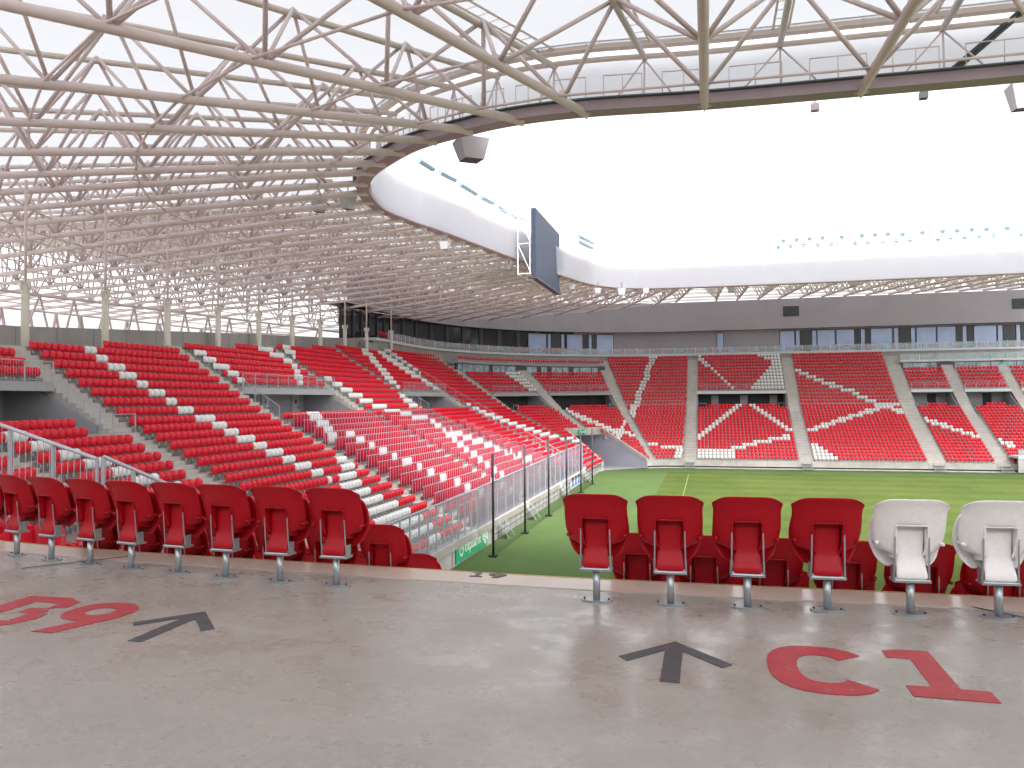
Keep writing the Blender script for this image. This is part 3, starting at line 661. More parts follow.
# ================================================================== ROOF
ZR = 23.6
ctrl = [(60, 38.3), (45, 38.1), (30, 37.9), (14, 37.75), (7, 37.55), (0, 37.3), (-5.5, 36.75), (-9.4, 36.95), (-12.6, 37.9), (-15.3, 39.1), (-17.6, 40.9), (-19.7, 43.0), (-21.3, 45.6), (-22.2, 48.6), (-22.5, 51.4), (-21.9, 55), (-20.9, 58.8),
        (-19.4, 66), (-17.9, 73.2), (-16.6, 79.5), (-15.4, 84), (-14.2, 88.5), (-12.6, 92), (-9.6, 94.9), (-5, 96.2), (6, 96.8), (20, 96.7), (34, 96.4), (48, 96.2), (62, 96)]
def catmull(c, n=6):
    out = []
    for i in range(len(c) - 1):
        p0 = np.array(c[max(0, i - 1)]); p1 = np.array(c[i]); p2 = np.array(c[i + 1]); p3 = np.array(c[min(len(c) - 1, i + 2)])
        for j in range(n):
            t = j / n; out.append(.5 * (2 * p1 + (p2 - p0) * t + (2 * p0 - 5 * p1 + 4 * p2 - p3) * t * t + (3 * p1 - p0 - 3 * p2 + p3) * t ** 3))
    out.append(np.array(c[-1], float)); return out
ring = catmull(ctrl)
def rnorm(i):
    a = ring[max(0, i - 1)]; b = ring[min(len(ring) - 1, i + 1)]; d = b - a; d /= np.linalg.norm(d)
    return np.array([-d[1], d[0]]) * -1     # outward, away from the opening
cen = np.array([40, 67.])
RN = []
for i in range(len(ring)):
    n_ = rnorm(i)
    if np.dot(n_, ring[i] - cen) < 0: n_ = -n_
    RN.append(n_)
def hit_ring(o, h):   # ray from o, heading h (deg from +Y? here plan angle), first crossing with the ring
    d = np.array([math.cos(h), math.sin(h)]); best = None
    for a, b in zip(ring[:-1], ring[1:]):
        e = b - a; den = d[0] * e[1] - d[1] * e[0]
        if abs(den) < 1e-9: continue
        t = ((a[0] - o[0]) * e[1] - (a[1] - o[1]) * e[0]) / den; s = ((a[0] - o[0]) * d[1] - (a[1] - o[1]) * d[0]) / den
        if t > 0 and -1e-6 <= s <= 1: best = t if best is None or t < best else best
    return o + d * best
roof = empty('stadium_roof', (-20, 50, 23.6), world=True)
tag(roof, 'stadium roof of beige tube trusses and white membrane around a big rounded opening', 'roof')
# truss: ring point and outward plan direction
TR = []
for x in (48.3, 41.4, 34.5, 27.6, 20.7, 13.8, 6.9, 0): TR.append((hit_ring(np.array([x, 60.]), -math.pi / 2), (0, -1)))
for x, y, hd in ((-5.5, 36.8, 18), (-8.7, 36.9, 35), (-11.5, 37.5, 47), (-13.8, 38.4, 56), (-16.1, 39.7, 63), (-17.9, 41.2, 68.5), (-19.3, 42.6, 72.5), (-20.7, 44.6, 76), (-21.6, 46.6, 79.5), (-22.2, 48.8, 83), (-22.5, 51.2, 86)):
    TR.append((np.array([x, y]), (-math.sin(R(hd)), -math.cos(R(hd)))))
for y in np.arange(54.0, 83.5, 2.95): TR.append((hit_ring(np.array([20., y]), math.pi), (-1, 0.0)))
for i in range(14):
    h = math.pi - R(3 + 6.05 * i); o = np.array([-1.0, 82.0]); TR.append((hit_ring(o, h), (math.cos(h), math.sin(h))))
TR.append((hit_ring(np.array([-1.6, 60.]), math.pi / 2), (-.09, .996)))
for x in np.arange(1.6, 62, 3.45): TR.append((hit_ring(np.array([x, 60.]), math.pi / 2), (0, 1)))
NT = len(TR)
def tslope(i):      # the chords fall outwards over the end stand and rise over the far side
    j0 = 32; j1 = 43
    t = min(max((i - j0) / (j1 - j0), 0), 1); return -.065 + .146 * t
CUR = 0
def zb_(s, i=None): return 23.72 + tslope(CUR if i is None else i) * s
def zt_(s, i=None):
    j = CUR if i is None else i
    return 26.55 + (.012 + max(0, tslope(j)) * .9) * s
def SLi(i): return 41.0 if i < 9 or i > 36 else 41 + min(13, (i - 8) * 2.0) if i < 31 else 54 - (i - 31) * 2.2
def pos(i, s, z):
    p, d = TR[i]; return np.array([p[0] + d[0] * s, p[1] + d[1] * s, z])
def mid(i, s, z):
    j = min(i + 1, NT - 1); return (pos(i, s, z) + pos(j, s, z)) / 2
step_b = 5.4
for i in range(NT):
    CUR = i
    p0 = pos(i, 0, 0)
    tr = empty('roof_truss', pos(i, 0, zb_(0)), world=True); tr.parent = roof; tr.matrix_parent_inverse = roof.matrix_basis.inverted()
    near = i < 20
    wide = i < 8
    rb = .20 if i < 20 else .165
    q = MB(); q.tube(pos(i, .15, zb_(.15)), pos(i, SLi(i), zb_(SLi(i))), rb, 12 if i < 24 else 7); q.build('bottom_chord', 'steel', tr, smooth=True)
    # foot plate at the ring
    q = MB(); a = pos(i, .35, zb_(0)); ang = math.atan2(TR[i][1][1], TR[i][1][0]); q.box(a + (0, 0, .0), (.5, .06, .55), ang); q.box(a + (0, 0, .02), (.22, .62, .3), ang); q.build('end_plate', 'steel', tr)
    if i == NT - 1: continue
    q = MB(); q.tube(mid(i, .0, zt_(0) - .3), mid(i, SLi(i), zt_(SLi(i))), .15 if near else .20, 8 if near else 6)
    q.build('top_chord', 'steel2', tr, smooth=True)
    if i < 9 or 19 < i < 44:        # membrane clamping rails beside the top chord
        q = MB(); dx = np.array([-TR[i][1][1], TR[i][1][0], 0]); w_ = .34
        for s_ in (-1, 1): q.tube(mid(i, .3, zt_(0) + .28) + dx * s_ * w_, mid(i, SLi(i), zt_(SLi(i)) + .28) + dx * s_ * w_, .055 if i < 9 else .10, 5, mi=0)
        for s in (np.arange(.8, SLi(i) - 12, .75) if i < 9 else ()): q.tube(mid(i, s, zt_(s) + .28) - dx * w_, mid(i, s, zt_(s) + .28) + dx * w_, .018, 4)
        q.build('clamp_rail', 'steel2', tr)
    # diagonals: nodes of this bottom chord up to both neighbouring top chords
    q = MB(); r_ = (.10 if i < 9 else .085) if near else .075
    nb = 9 if 9 < i < 36 else 7
    for j in range(nb):
        s = 2.6 + j * step_b
        if s > SLi(i): continue
        for dj in (-.5, .5):
            st = s + dj * step_b
            if st < 0 or st > SLi(i): continue
            n = 8 if near else 5
            q.tube(pos(i, s, zb_(s)), mid(i, st, zt_(st)), r_, n)
            q.tube(pos(i + 1, s, zb_(s, i + 1)), mid(i, st, zt_(st)), r_, n)
        if near: q.box(pos(i, s, zb_(s) + .2), (.5, .05, .4), ang)
    q.build('diagonals', 'steel', tr, smooth=True)
    q = MB()
    for s in (3.3, 14.0, 24.8): q.tube(pos(i, s, zb_(s)), pos(i + 1, s, zb_(s, min(i + 1, NT - 1))), .062, 8 if near else 5)
    # inner V struts from ring to the upper ring
    q2 = MB()
    m0 = mid(i, .12, ZR + 2.55)
    for a in (pos(i, .25, ZR + .35), pos(i + 1, .25, ZR + .35)): q2.tube(a * .62 + m0 * .38 - np.array([0, 0, 0]) if False else (a + (m0 - a) * 0.0) * 1.0 + (mid(i, .25, ZR + .35) - a) * .42, m0, .045, 6)
    q2.tube(mid(i, .25, ZR + .35), m0, .05, 6)
    q2.build('ring_strut', 'steel', tr, smooth=True)
    q.build('tie', 'steel', tr, smooth=True)

M['walk'] = mat('grey_blue_grating', (.12, .14, .15), .6)
def ring_sweep(name, sec, m, parent=roof, smooth=False):   # sec: [(offset outwards, z)]
    q = MB(); q.sweep([[(ring[i][0] + RN[i][0] * o, ring[i][1] + RN[i][1] * o, z) for o, z in sec] for i in range(len(ring))]); return q.build(name, m, parent, smooth)
ring_sweep('ring_beam', [(-.12, ZR), (-.12, ZR + .42), (.12, ZR + .5), (.72, ZR + .5), (.72, ZR + .02)], 'ring')
ring_sweep('ring_lip', [(-.2, ZR + .30), (-.2, ZR + .36), (-.125, ZR + .36), (-.125, ZR + .30)], 'ring')
ring_sweep('catwalk', [(.1, ZR + .52), (.1, ZR + .58), (.92, ZR + .58), (.92, ZR + .52)], 'walk')
ring_sweep('upper_ring', [(.0 + .14 * math.cos(a), ZR + 2.75 + .14 * math.sin(a)) for a in np.arange(0, 6.28, .785)], 'steel2', smooth=True)
ring_sweep('cable_tray', [(.15, ZR + 3.05), (.15, ZR + 3.28), (.55, ZR + 3.28), (.55, ZR + 3.05)], 'steel2')
ring_sweep('tray_edge', [(.7, ZR + 3.35), (.7, ZR + 3.42), (.8, ZR + 3.42), (.8, ZR + 3.35)], 'steel')
ring_sweep('inner_fascia', [(-.24, ZR + .04), (-.42, ZR + 2.9), (-.41, ZR + 2.9), (-.23, ZR + .04)], 'mem2')
q = MB()      # catwalk handrail, broken into lengths, and small fixings
for i in range(0, len(ring) - 3, 3):
    a = np.array([*(ring[i] + RN[i] * .92), ZR + 1.55]); b = np.array([*(ring[i + 2] + RN[i + 2] * .92), ZR + 1.55])
    q.tube(a, b, .028, 6)
    for c in (a, (a + b) / 2, b): q.tube(c, c - (0, 0, 1.0), .025, 5)
q.build('catwalk_rail', 'steel', roof, True)
q = MB()
for i in range(0, len(ring) - 1, 2):
    a = ring[i] - RN[i] * .13; q.box((a[0], a[1], ZR + .22), (.07, .07, .07))
q.build('bolt', 'darksteel', roof)
q = MB()      # hangers below the tray
for i in range(0, len(ring), 2):
    a = ring[i] + RN[i] * .3; q.tube((a[0], a[1], ZR + 2.8), (a[0], a[1], ZR + 3.1), .012, 4)
q.build('tray_hanger', 'darksteel', roof)
q = MB()      # railing standing on the roof edge
top = []
for i in range(0, len(ring)):
    top.append(np.array([*(ring[i] + RN[i] * .6), ZR + 4.6]))
for a, b in zip(top[:-1], top[1:]): q.tube(a, b, .03, 4); q.tube(a - (0, 0, 1.0), b - (0, 0, 1.0), .045, 4)
for i in range(0, len(top), 3): q.tube(top[i] - (0, 0, 1.4), top[i] + (0, 0, .3), .022, 4)
q.build('edge_railing', 'slab', roof)
# membrane
q = MB(); G = []
SS = [0.2, 6, 12, 18, 24, 30, 36, 42, 50, 58]
for i in range(NT):
    CUR = i
    G.append([pos(i, s, zt_(s) + .1 + .25) for s in SS])
    if i < NT - 1: G.append([mid(i, s, zt_(s) + .35) for s in SS])
q.sweep(G, closed=False, caps=False); mm = q.build('membrane', 'mem', roof, True)
q = MB()      # seams of the membrane
q2 = MB()

q.build('membrane_seam', 'slab', roof) if q.v else None

# dark diagonal ladder duct at the right
q = MB(); a = un(1030, 2, z=27.0); b = un(946, 74, z=24.4); q.tube(a, b, .09, 6); q.tube(a + (.25, 0, 0), b + (.25, 0, 0), .09, 6); q.build('dark_duct', 'darksteel', roof)

# outer façade lattice
q = MB()
ends = [pos(i, SLi(i), zb_(SLi(i), i)) for i in range(8, 33)]
for a, b in zip(ends[:-1], ends[1:]):
    q.tube(a, b, .12, 6); m_ = (a + b) / 2; lo = m_ + (0, 0, 0); lo[2] = 13
    a2 = a.copy(); a2[2] = 11; b2 = b.copy(); b2[2] = 11
    q.tube(a2, b2, .08, 5)
    q.tube(a, (a2 + b2) / 2, .16, 6); q.tube(b, (a2 + b2) / 2, .16, 6); q.tube(a - (0, 0, 3), b - (0, 0, 3), .09, 5)
q.build('facade_lattice', 'steel', roof)
q = MB()
for i in range(9, 32):
    s_ = min(34, SLi(i)); a = pos(i, s_, zb_(s_, i)); b = pos(i + 1, min(34, SLi(i + 1)), zb_(s_, i + 1)); a[2] = b[2] = 19.2; a2 = a.copy(); b2 = b.copy(); a2[2] = b2[2] = 13.2
    q.tube(a, b, .11, 6); q.tube(a, (a2 + b2) / 2, .10, 6); q.tube(b, (a2 + b2) / 2, .10, 6)
q.build('back_lattice', 'steel2', roof)
q = MB()      # second, lower purlin line over the concourse
for i in range(8, NT - 1):
    for s in ((8.5, 19, 22, 27, 30, 33, 36, 39, 42, 45, 48, 51) if 9 < i < 36 else (8.5, 19, 30, 36, 40)):
        if s > SLi(i) or s > SLi(i + 1): continue
        q.tube(pos(i, s, zb_(s, i) + .1), pos(i + 1, s, zb_(s, i + 1) + .1), .06, 5)
q.build('purlin', 'steel', roof)

# columns
cy = [35.4, 41.4, 47.3, 53.2, 58.9, 64.4, 69.8, 75.2, 80.6, 87.6]
words = ['leftmost', 'second', 'third', 'fourth', 'fifth', 'sixth', 'seventh', 'eighth', 'ninth', 'tenth']
for n_, y in enumerate(cy):
    xc = -37.8 if n_ < 3 else P(y - 30.8, KW(y - 30.8))[0] + 1.0; yy = y * xc / -37.8
    c = empty('roof_column', (xc, yy, 12)); tag(c, f'cream steel column behind the top row of the left stand, {words[n_]} from the left', 'column', 'roof columns along the end stand')
    zh = 4.6 + .05 * (y - 35.4)
    q = MB(); q.tube((0, 0, 0), (0, 0, zh), .22, 14); q.build('shaft', 'col', c, True)
    q = MB(); q.box((0, 0, zh), (.7, .1, .4)); q.box((0, 0, zh), (.1, .7, .4)); q.build('head_plate', 'col', c)
    q = MB(); q.tube((0, 0, zh), (0, 0, 10.65), .08, 10); q.build('upper_shaft', 'steel', c, True)

# ------------------------------------------------------------------ video screen, speakers, floodlights
vs = empty('video_screen', (-16, 77, 25), world=True); tag(vs, 'big dark video screen with white frame hanging inside the roof opening', 'screen')
q = MB(); q.box((-16, 77.2, 24.95), (.45, 12.2, 6.6)); q.build('display', 'screen', vs)
q = MB(); q.box((-15.99, 77.2, 21.58), (.6, 12.2, .14)); q.build('bottom_rim', 'frame', vs)
q = MB()
for y in (71.3, 75.2, 79.2, 83.1):
    for z0 in (22.0, 24.9, 27.8): q.tube((-16.3, y, z0), (-17.6, y, z0), .06, 6)
    q.tube((-17.6, y, 21.9), (-17.6, y, 27.9), .06, 6); q.tube((-16.3, y, 22), (-17.6, y, 24.9), .05, 6); q.tube((-16.3, y, 24.9), (-17.6, y, 27.8), .05, 6); q.tube((-16.4, y, 21.9), (-16.4, y, 27.9), .06, 6)
for z0 in (22.0, 24.9, 27.8): q.tube((-17.6, 71.3, z0), (-17.6, 83.1, z0), .06, 6)
q.build('support_frame', 'slab', vs)
def speaker(px, py, d, w_, h_, label, rz=0.0, tilt=.35, cat='speaker'):
    p = un(px, py, d=d); e = empty('hanging_speaker', tuple(p), rz); tag(e, label, cat, 'speakers hung under the roof edge')
    q = MB(); a = w_ / 2; b = h_ / 2; t = tilt * a
    q.hexa([(-a + t, -a * .8, -b), (a - t, -a * .8, -b), (a * .6, a * .7, -b * .8), (-a * .6, a * .7, -b * .8), (-a, -a * .9, b), (a, -a * .9, b), (a, a, b), (-a, a, b)]); q.build('cabinet', 'speaker', e)
    q = MB(); q.hexa([(-a + t + .03, -a * .8, -b - .03), (a - t - .03, -a * .8, -b - .03), (a * .6, a * .68, -b * .8 - .03), (-a * .6, a * .68, -b * .8 - .03), (-a + t + .03, -a * .8, -b - .01), (a - t - .03, -a * .8, -b - .01), (a * .6, a * .68, -b * .8 - .01), (-a * .6, a * .68, -b * .8 - .01)]); q.build('grille', 'speakerdark', e)
    q = MB(); q.tube((0, 0, b), (0, 0, b + .8), .04, 6); q.build('hanger', 'darksteel', e)
speaker(471, 151, 41.5, 1.65, 1.15, 'large grey loudspeaker box hanging at the near left bend of the roof opening', R(35))
speaker(1022, 98, 38, 1.2, 1.3, 'pale loudspeaker cut off by the right edge under the near roof beam', R(0))
speaker(348, 203, 52, .9, .95, 'small grey hanging speaker just left of the roof opening', R(60))
speaker(319, 206, 54, .9, .95, 'small grey hanging speaker farthest left under the dense trusses', R(60))
for px, py, d, s_, lb in ((445, 246, 62, .75, 'small pale speaker under the roof edge left of the video screen'), (509, 267, 75, .7, 'small pale speaker under the roof edge close beside the video screen'), (572, 287, 88, .7, 'tiny pale speaker under the roof right of the video screen'), (598, 291, 92, .8, 'tiny speaker second to the right of the video screen'),
                          (622, 292, 94, 1.0, 'tiny white speaker third to the right of the video screen'), (646, 291, 95, .8, 'tiny white speaker fourth to the right of the video screen'), (731, 289, 97, 1.1, 'tiny white speaker under the far roof edge above the pale far wall window'), (853, 284, 100, 1.0, 'tiny white speaker under the far roof edge above the second vent'), (982, 278, 104, 1.1, 'tiny white speaker under the far roof edge at far right')):
    speaker(px, py, d, s_, s_ * .8, lb)
for px, py, lb in ((815, 107.5, 'small square camera housing hanging from the near roof beam'), (923.5, 95.5, 'small dark spotlight hanging from the near roof beam at right')):
    e = empty('hanging_spotlight', tuple(un(px, py, d=37.5))); tag(e, lb, 'spotlight')
    q = MB(); q.box((0, 0, 0), (.36, .36, .34)); q.build('housing', 'ring' if px < 900 else 'darksteel', e); q = MB(); q.tube((0, 0, .1), (0, 0, .5), .03, 6); q.build('bracket', 'darksteel', e)
fl = [(292,735),(307,716),(329,732),(347,713),(367,729),(385,710),(409,728),(424,707),(450,725),(481,705),(521,722),(541,701),(558,720),(580,698),(603,718),(618,696),(643,716),(662,697),(684,713),(721,692),(767,711),(781,688),(803,707),(824,686),(846,705),(868,683),(890,702),(912,682),(932,698),(973,679),(1013,696)]
fm = None
def ordw(n):
    ones = ['', 'first', 'second', 'third', 'fourth', 'fifth', 'sixth', 'seventh', 'eighth', 'ninth', 'tenth', 'eleventh', 'twelfth', 'thirteenth', 'fourteenth', 'fifteenth', 'sixteenth', 'seventeenth', 'eighteenth', 'nineteenth']
    tens = {2: ('twenty', 'twentieth'), 3: ('thirty', 'thirtieth'), 4: ('forty', 'fortieth')}
    if n < 20: return ones[n]
    return tens[n // 10][1] if n % 10 == 0 else tens[n // 10][0] + '-' + ones[n % 10]
M['lamp'] = mat('floodlight_blue_grey', (.25, .36, .46), .4)
for n_, (a, b) in enumerate(fl):
    x, y = 680 + a / 2.977, b / 2.977; p = un(x, y, Y=97.6)
    e = empty('floodlight', tuple(p)); tag(e, f'small grey floodlight on the far roof edge, {ordw(n_ + 1)} from the left', 'floodlight', 'floodlights along the far roof edge')
    if fm is None:
        q = MB(); q.tube((0, -.2, -.1), (0, .12, .05), .24, 10); h_ = q.build('lamp_head', 'lamp', e); q = MB(); q.tube((0, .05, 0), (0, .05, -.6), .03, 5); s2 = q.build('stalk', 'slab', e); fm = (h_, s2)
    else:
        for c in fm: d_ = c.copy(); COL.objects.link(d_); d_.parent = e; d_.matrix_parent_inverse = Matrix()
for n_, (x0, y0, x1, y1) in enumerate(((419, 160, 433, 169), (440, 172, 455, 180), (460, 184, 476, 194), (481, 197, 493, 203), (497, 206, 506, 212), (511, 214, 519, 219), (579, 236, 593, 243), (580, 242, 592, 248))):
    X_ = -19.5 if n_ < 6 else -13; a = un(x0, y0, X=X_); b = un(x1, y1, X=X_); e = empty('floodlight_bar', tuple((a + b) / 2), world=True)
    tag(e, f'long pale blue floodlight bar standing on the left roof edge, {ordw(n_ + 1)} from the near end', 'floodlight', 'floodlight bars on the left roof edge')
    q = MB(); q.tube(a, b, .2, 6); q.build('lamp_row', 'lamp', e)
    q = MB(); q.tube((a + b) / 2, (a + b) / 2 - (0, 0, 1.2), .04, 5); q.build('stand', 'slab', e)

# ================================================================== FENCE, POSTS, BANNERS
XF = P(30, 1.35)[0]
def fence(u0, u1, z0, z1a, z1b, label, panels, sec=1.5):
    e = empty('front_fence', (*P((u0 + u1) / 2, 1.5), z0), world=True); tag(e, label, 'fence')
    n = max(1, round((u1 - u0) / sec)); q = MB(); pn = MB(); br = MB()
    for j in range(n + 1):
        u = u0 + (u1 - u0) * j / n; zt = z1a + (z1b - z1a) * j / n; p = P(u, 1.5); q.box((p[0], p[1], (z0 + zt) / 2), (.08, .08, zt - z0))
        if j < n:
            u2 = u0 + (u1 - u0) * (j + 1) / n; p2 = P(u2, 1.5); z2 = z1a + (z1b - z1a) * (j + 1) / n
            q.tube((*p, zt), (*p2, z2), .05, 6); q.tube((*p, z0 + .06), (*p2, z0 + .06), .04, 6)
            if panels:
                pn.hexa([(p[0] - .012, p[1], z0 + .1), (p[0] + .012, p[1], z0 + .1), (p2[0] + .012, p2[1], z0 + .1), (p2[0] - .012, p2[1], z0 + .1), (p[0] - .012, p[1], zt - .06), (p[0] + .012, p[1], zt - .06), (p2[0] + .012, p2[1], z2 - .06), (p2[0] - .012, p2[1], z2 - .06)])
            else:
                for t in (): br.box((p[0] + (p2[0] - p[0]) * t, p[1] + (p2[1] - p[1]) * t, (z0 + zt) / 2), (.05, .05, zt - z0 - .1))
                pn.hexa([(p[0] - .008, p[1], z0 + .1), (p[0] + .008, p[1], z0 + .1), (p2[0] + .008, p2[1], z0 + .1), (p2[0] - .008, p2[1], z0 + .1), (p[0] - .008, p[1], zt - .06), (p[0] + .008, p[1], zt - .06), (p2[0] + .008, p2[1], z2 - .06), (p2[0] - .008, p2[1], z2 - .06)])
    q.build('frame', 'fencem', e)
    if br.v: br.build('bar', 'fencem', e)
    pn.build('panel', 'fenceglass' if panels else 'barglass2', e)
M['fencem'] = mat('pale_blue_grey_fence_steel', (.42, .45, .54), .4, .3)
M['barglass2'] = glass_panel('thin_clear_fence_panel', (.60, .66, .72), .16)
fence(-28, 17.5, 1.28, 3.9, 4.0, 'clear barred fence in front of the white and red seats, nearest the camera', False, 1.3)
fence(17.55, 61, 1.28, 4.05, 4.6, 'grey perforated fence in front of the barred away seats', True, 2.4)
for j in range(40):
    u = 12 + j * 1.7
    if u > 77: break
    q = MB(); p = P(u, 1.33); q.box((p[0] + .02, p[1], .64), (.03, .06, 1.2)); q.build('wall_joint', 'backwall', end_stand)
# net posts and the black ball net gathered low
post0 = None
for n_, y in enumerate((46.5, 55.1, 63.8, 72.3, 80.7, 89.0)):
    e = empty('net_post', (-13.2, y, 0)); tag(e, f'tall thin black net post behind the goal line, {words[n_] if n_ else "nearest the camera"}' + (' from the camera' if n_ else ''), 'post', 'black net posts behind the goal')
    if post0 is None:
        q = MB(); q.tube((0, 0, 0), (0, 0, 6.45), .075, 10); a_ = q.build('shaft', 'black', e, True)
        q = MB(); q.box((0, 0, .05), (.5, .5, .1)); b_ = q.build('base', 'black', e); post0 = (a_, b_)
    else:
        for c in post0: d_ = c.copy(); COL.objects.link(d_); d_.parent = e; d_.matrix_parent_inverse = Matrix()
e = MB()
for y0, y1 in ((46.5, 55.1), (55.1, 63.8), (63.8, 72.3), (72.3, 80.7), (80.7, 89.0)):
    for z in np.arange(.05, 1.35, .18): e.tube((-13.2, y0, z), (-13.2, y1, z), .007, 3, caps=False)
    for y in np.arange(y0, y1, .22): e.tube((-13.2, y, .02), (-13.2, y, 1.35), .006, 3, caps=False)
    e.tube((-13.2, y0, 1.36), (-13.2, y1, 1.36), .02, 4)
tag(e.build('ball_net', 'net'), 'low black netting strung between the black posts beside the green turf', 'net')
# green banner on the wall
def text_mesh(txt, size, name, m, parent, loc, rot, ext=.01):
    cu = bpy.data.curves.new(name, 'FONT'); cu.body = txt; cu.size = size; cu.extrude = ext; cu.align_x = 'LEFT'
    to = bpy.data.objects.new('t', cu); COL.objects.link(to); dg = bpy.context.evaluated_depsgraph_get(); me = bpy.data.meshes.new_from_object(to.evaluated_get(dg)); bpy.data.objects.remove(to)
    me.materials.clear(); me.materials.append(M[m]); o = bpy.data.objects.new(name, me); COL.objects.link(o); o.parent = parent; o.location = loc; o.rotation_euler = rot; return o
xw = P(20, 1.35)[0]
A0 = un(455, 558, X=xw); A1 = un(486, 541, X=xw)
bn = empty('green_banner', (xw + .06, A0[1], .05)); tag(bn, 'green banner with white lettering hung on the concrete wall below the fence', 'banner')
LBn = A1[1] - A0[1]
q = MB(); q.box((0, LBn / 2, .72), (.04, LBn, 1.3)); q.build('cloth', 'green', bn)
q = MB()
for j in range(14):
    a = j / 14 * 6.283; b = (j + 1) / 14 * 6.283
    for r0, r1 in ((.28, .4),): q.add([(.03, 1.0 + math.cos(t) * r, .72 + math.sin(t) * r) for t, r in ((a, r0), (a, r1), (b, r1), (b, r0))], [(0, 1, 2, 3)])
q.add([(.03, 1.0, .72), (.03, 1.2, .72), (.03, 1.12, .95), (.03, .98, 1.2), (.03, .9, 1.16), (.03, .98, .95)], [tuple(range(6))]); q.build('emblem', 'white', bn)
text_mesh('otpbank liga', 1.05, 'lettering', 'white', bn, (.03, 1.6, .45), (R(90), 0, R(90)))
B0 = un(570, 489, X=xw); B1 = un(580, 482, X=xw)
bb = empty('blue_banner', (xw + .06, B0[1], .05)); tag(bb, 'small blue and white banner on the wall at the far end of the fence', 'banner')
L2 = B1[1] - B0[1]; q = MB(); q.box((0, L2 / 2, .75), (.04, L2, 1.4)); q.build('cloth', 'white', bb)
for j in range(3): q = MB(); q.box((.03, L2 * (.2 + .3 * j), .75), (.02, L2 * .16, 1.0)); q.build('stripe', 'blue', bb)
# steel access steps at the foot of the stairs
def steps(u, k0, z0, label, n=3, w_=1.3):
    p = P(u, k0); d = rin(u); e = empty('access_steps', (*p, 0), math.atan2(d[1], d[0])); tag(e, label, 'steps', 'steel steps at the foot of the stairs')
    for j in range(n): q = MB(); q.box((.15 + .28 * j, 0, z0 - (j + 1) * z0 / (n + 1)), (.28, w_, .05)); q.build('tread', 'galv', e)
    for s in (-1, 1):
        q = MB(); q.tube((.05, s * w_ / 2, z0), (.3 + .28 * n, s * w_ / 2, .02), .03, 5); q.build('stringer', 'galv', e)
for u, lb in ((112.95, 'small steel steps at the foot of the long straight stairs of the far stand'), (128.75, 'small steel steps at the foot of the far stairs right of the wide entrance block'), (145.2, 'small steel steps at the foot of the far stairs near the right'), (153.1, 'rightmost small steel steps at the foot of the far stairs')): steps(u, -.1, 1.1, lb)
for u, lb in ((22.5, 'pale steel steps beside the green banner below the fence'), (31.2, 'pale steel steps on the turf below the middle of the fence'), (46, 'pale steel steps below the far part of the fence'), (61, 'pale steel steps at the far end of the fence near the blue banner')): steps(u, 1.2, 1.2, lb, 2, 1.5)
# rounded corner platform at the far right
e = empty('corner_platform', (*P(155.5, 1), 0), world=True); tag(e, 'pale platform with glass sides jutting out at the foot of the far right block', 'platform')
q = MB(); strip(q, 154.2, 175, [(-1.6, 1.9), (-1.6, 2.2), (2.6, 2.2), (2.6, 1.9)]); q.build('deck', 'slab', e)
q = MB(); strip(q, 154.2, 175, [(-1.5, .1), (-1.5, 1.9), (-1.2, 1.9), (-1.2, .1)]); q.build('front_wall', 'wallc', e)
q = MB(); strip(q, 154.2, 175, [(-1.6, 2.22), (-1.6, 3.1), (-1.55, 3.1), (-1.55, 2.22)]); q.build('glass_side', 'barglass', e)

# ================================================================== RAIL SEATS BARRIERS
def seat_us(bi, k):
    u0, u1 = BLK[bi][0], BLK[bi][1]; sc = scale_at((u0 + u1) / 2, k); pitch = (.465 if u1 < 62 else .53) / sc
    n = int((u1 - u0 + .02) / pitch); off = ((u1 - u0) - n * pitch) / 2
    return [u0 + off + pitch * (j + .5) for j in range(n)], pitch
blname = {5: 'first', 6: 'second', 7: 'third'}
for bi in (5, 6, 7):
    for k in range(2, 19 if bi != 6 else 19):
        if bi == 7 and k > 15: continue
        u0, u1 = BLK[bi][0] + .1, BLK[bi][1] - .1
        if bi == 7: u1 = 46.5 + max(0, (13 - abs(k - 6)) * .6)
        if u1 - u0 < 1: continue
        n = max(1, int((u1 - u0) / .465)); q = MB(); kk = k + .02; zz = zf(k, u0)
        a = (*P(u0, kk), zz + 1.08); b = (*P(u1, kk), zz + 1.08); q.tube(a, b, .024, 6); q.tube((a[0], a[1], zz + .12), (b[0], b[1], zz + .12), .014, 5)
        for j in range(n + 1):
            u = u0 + (u1 - u0) * j / n; p = P(u, kk); q.box((p[0] + .10, p[1], zz + .54), (.024, .024, 1.06))
        tag(q.build('seat_barrier', 'galvl' if 'galvl' in M else M.setdefault('galvl', mat('light_galvanised_rail', (.40, .37, .41), .6, .1))), f'grey metal barrier in front of the {ordw(k)} row from the pitch, {blname[bi]} barred block', 'barrier', 'metal barriers along the rows of the away section')

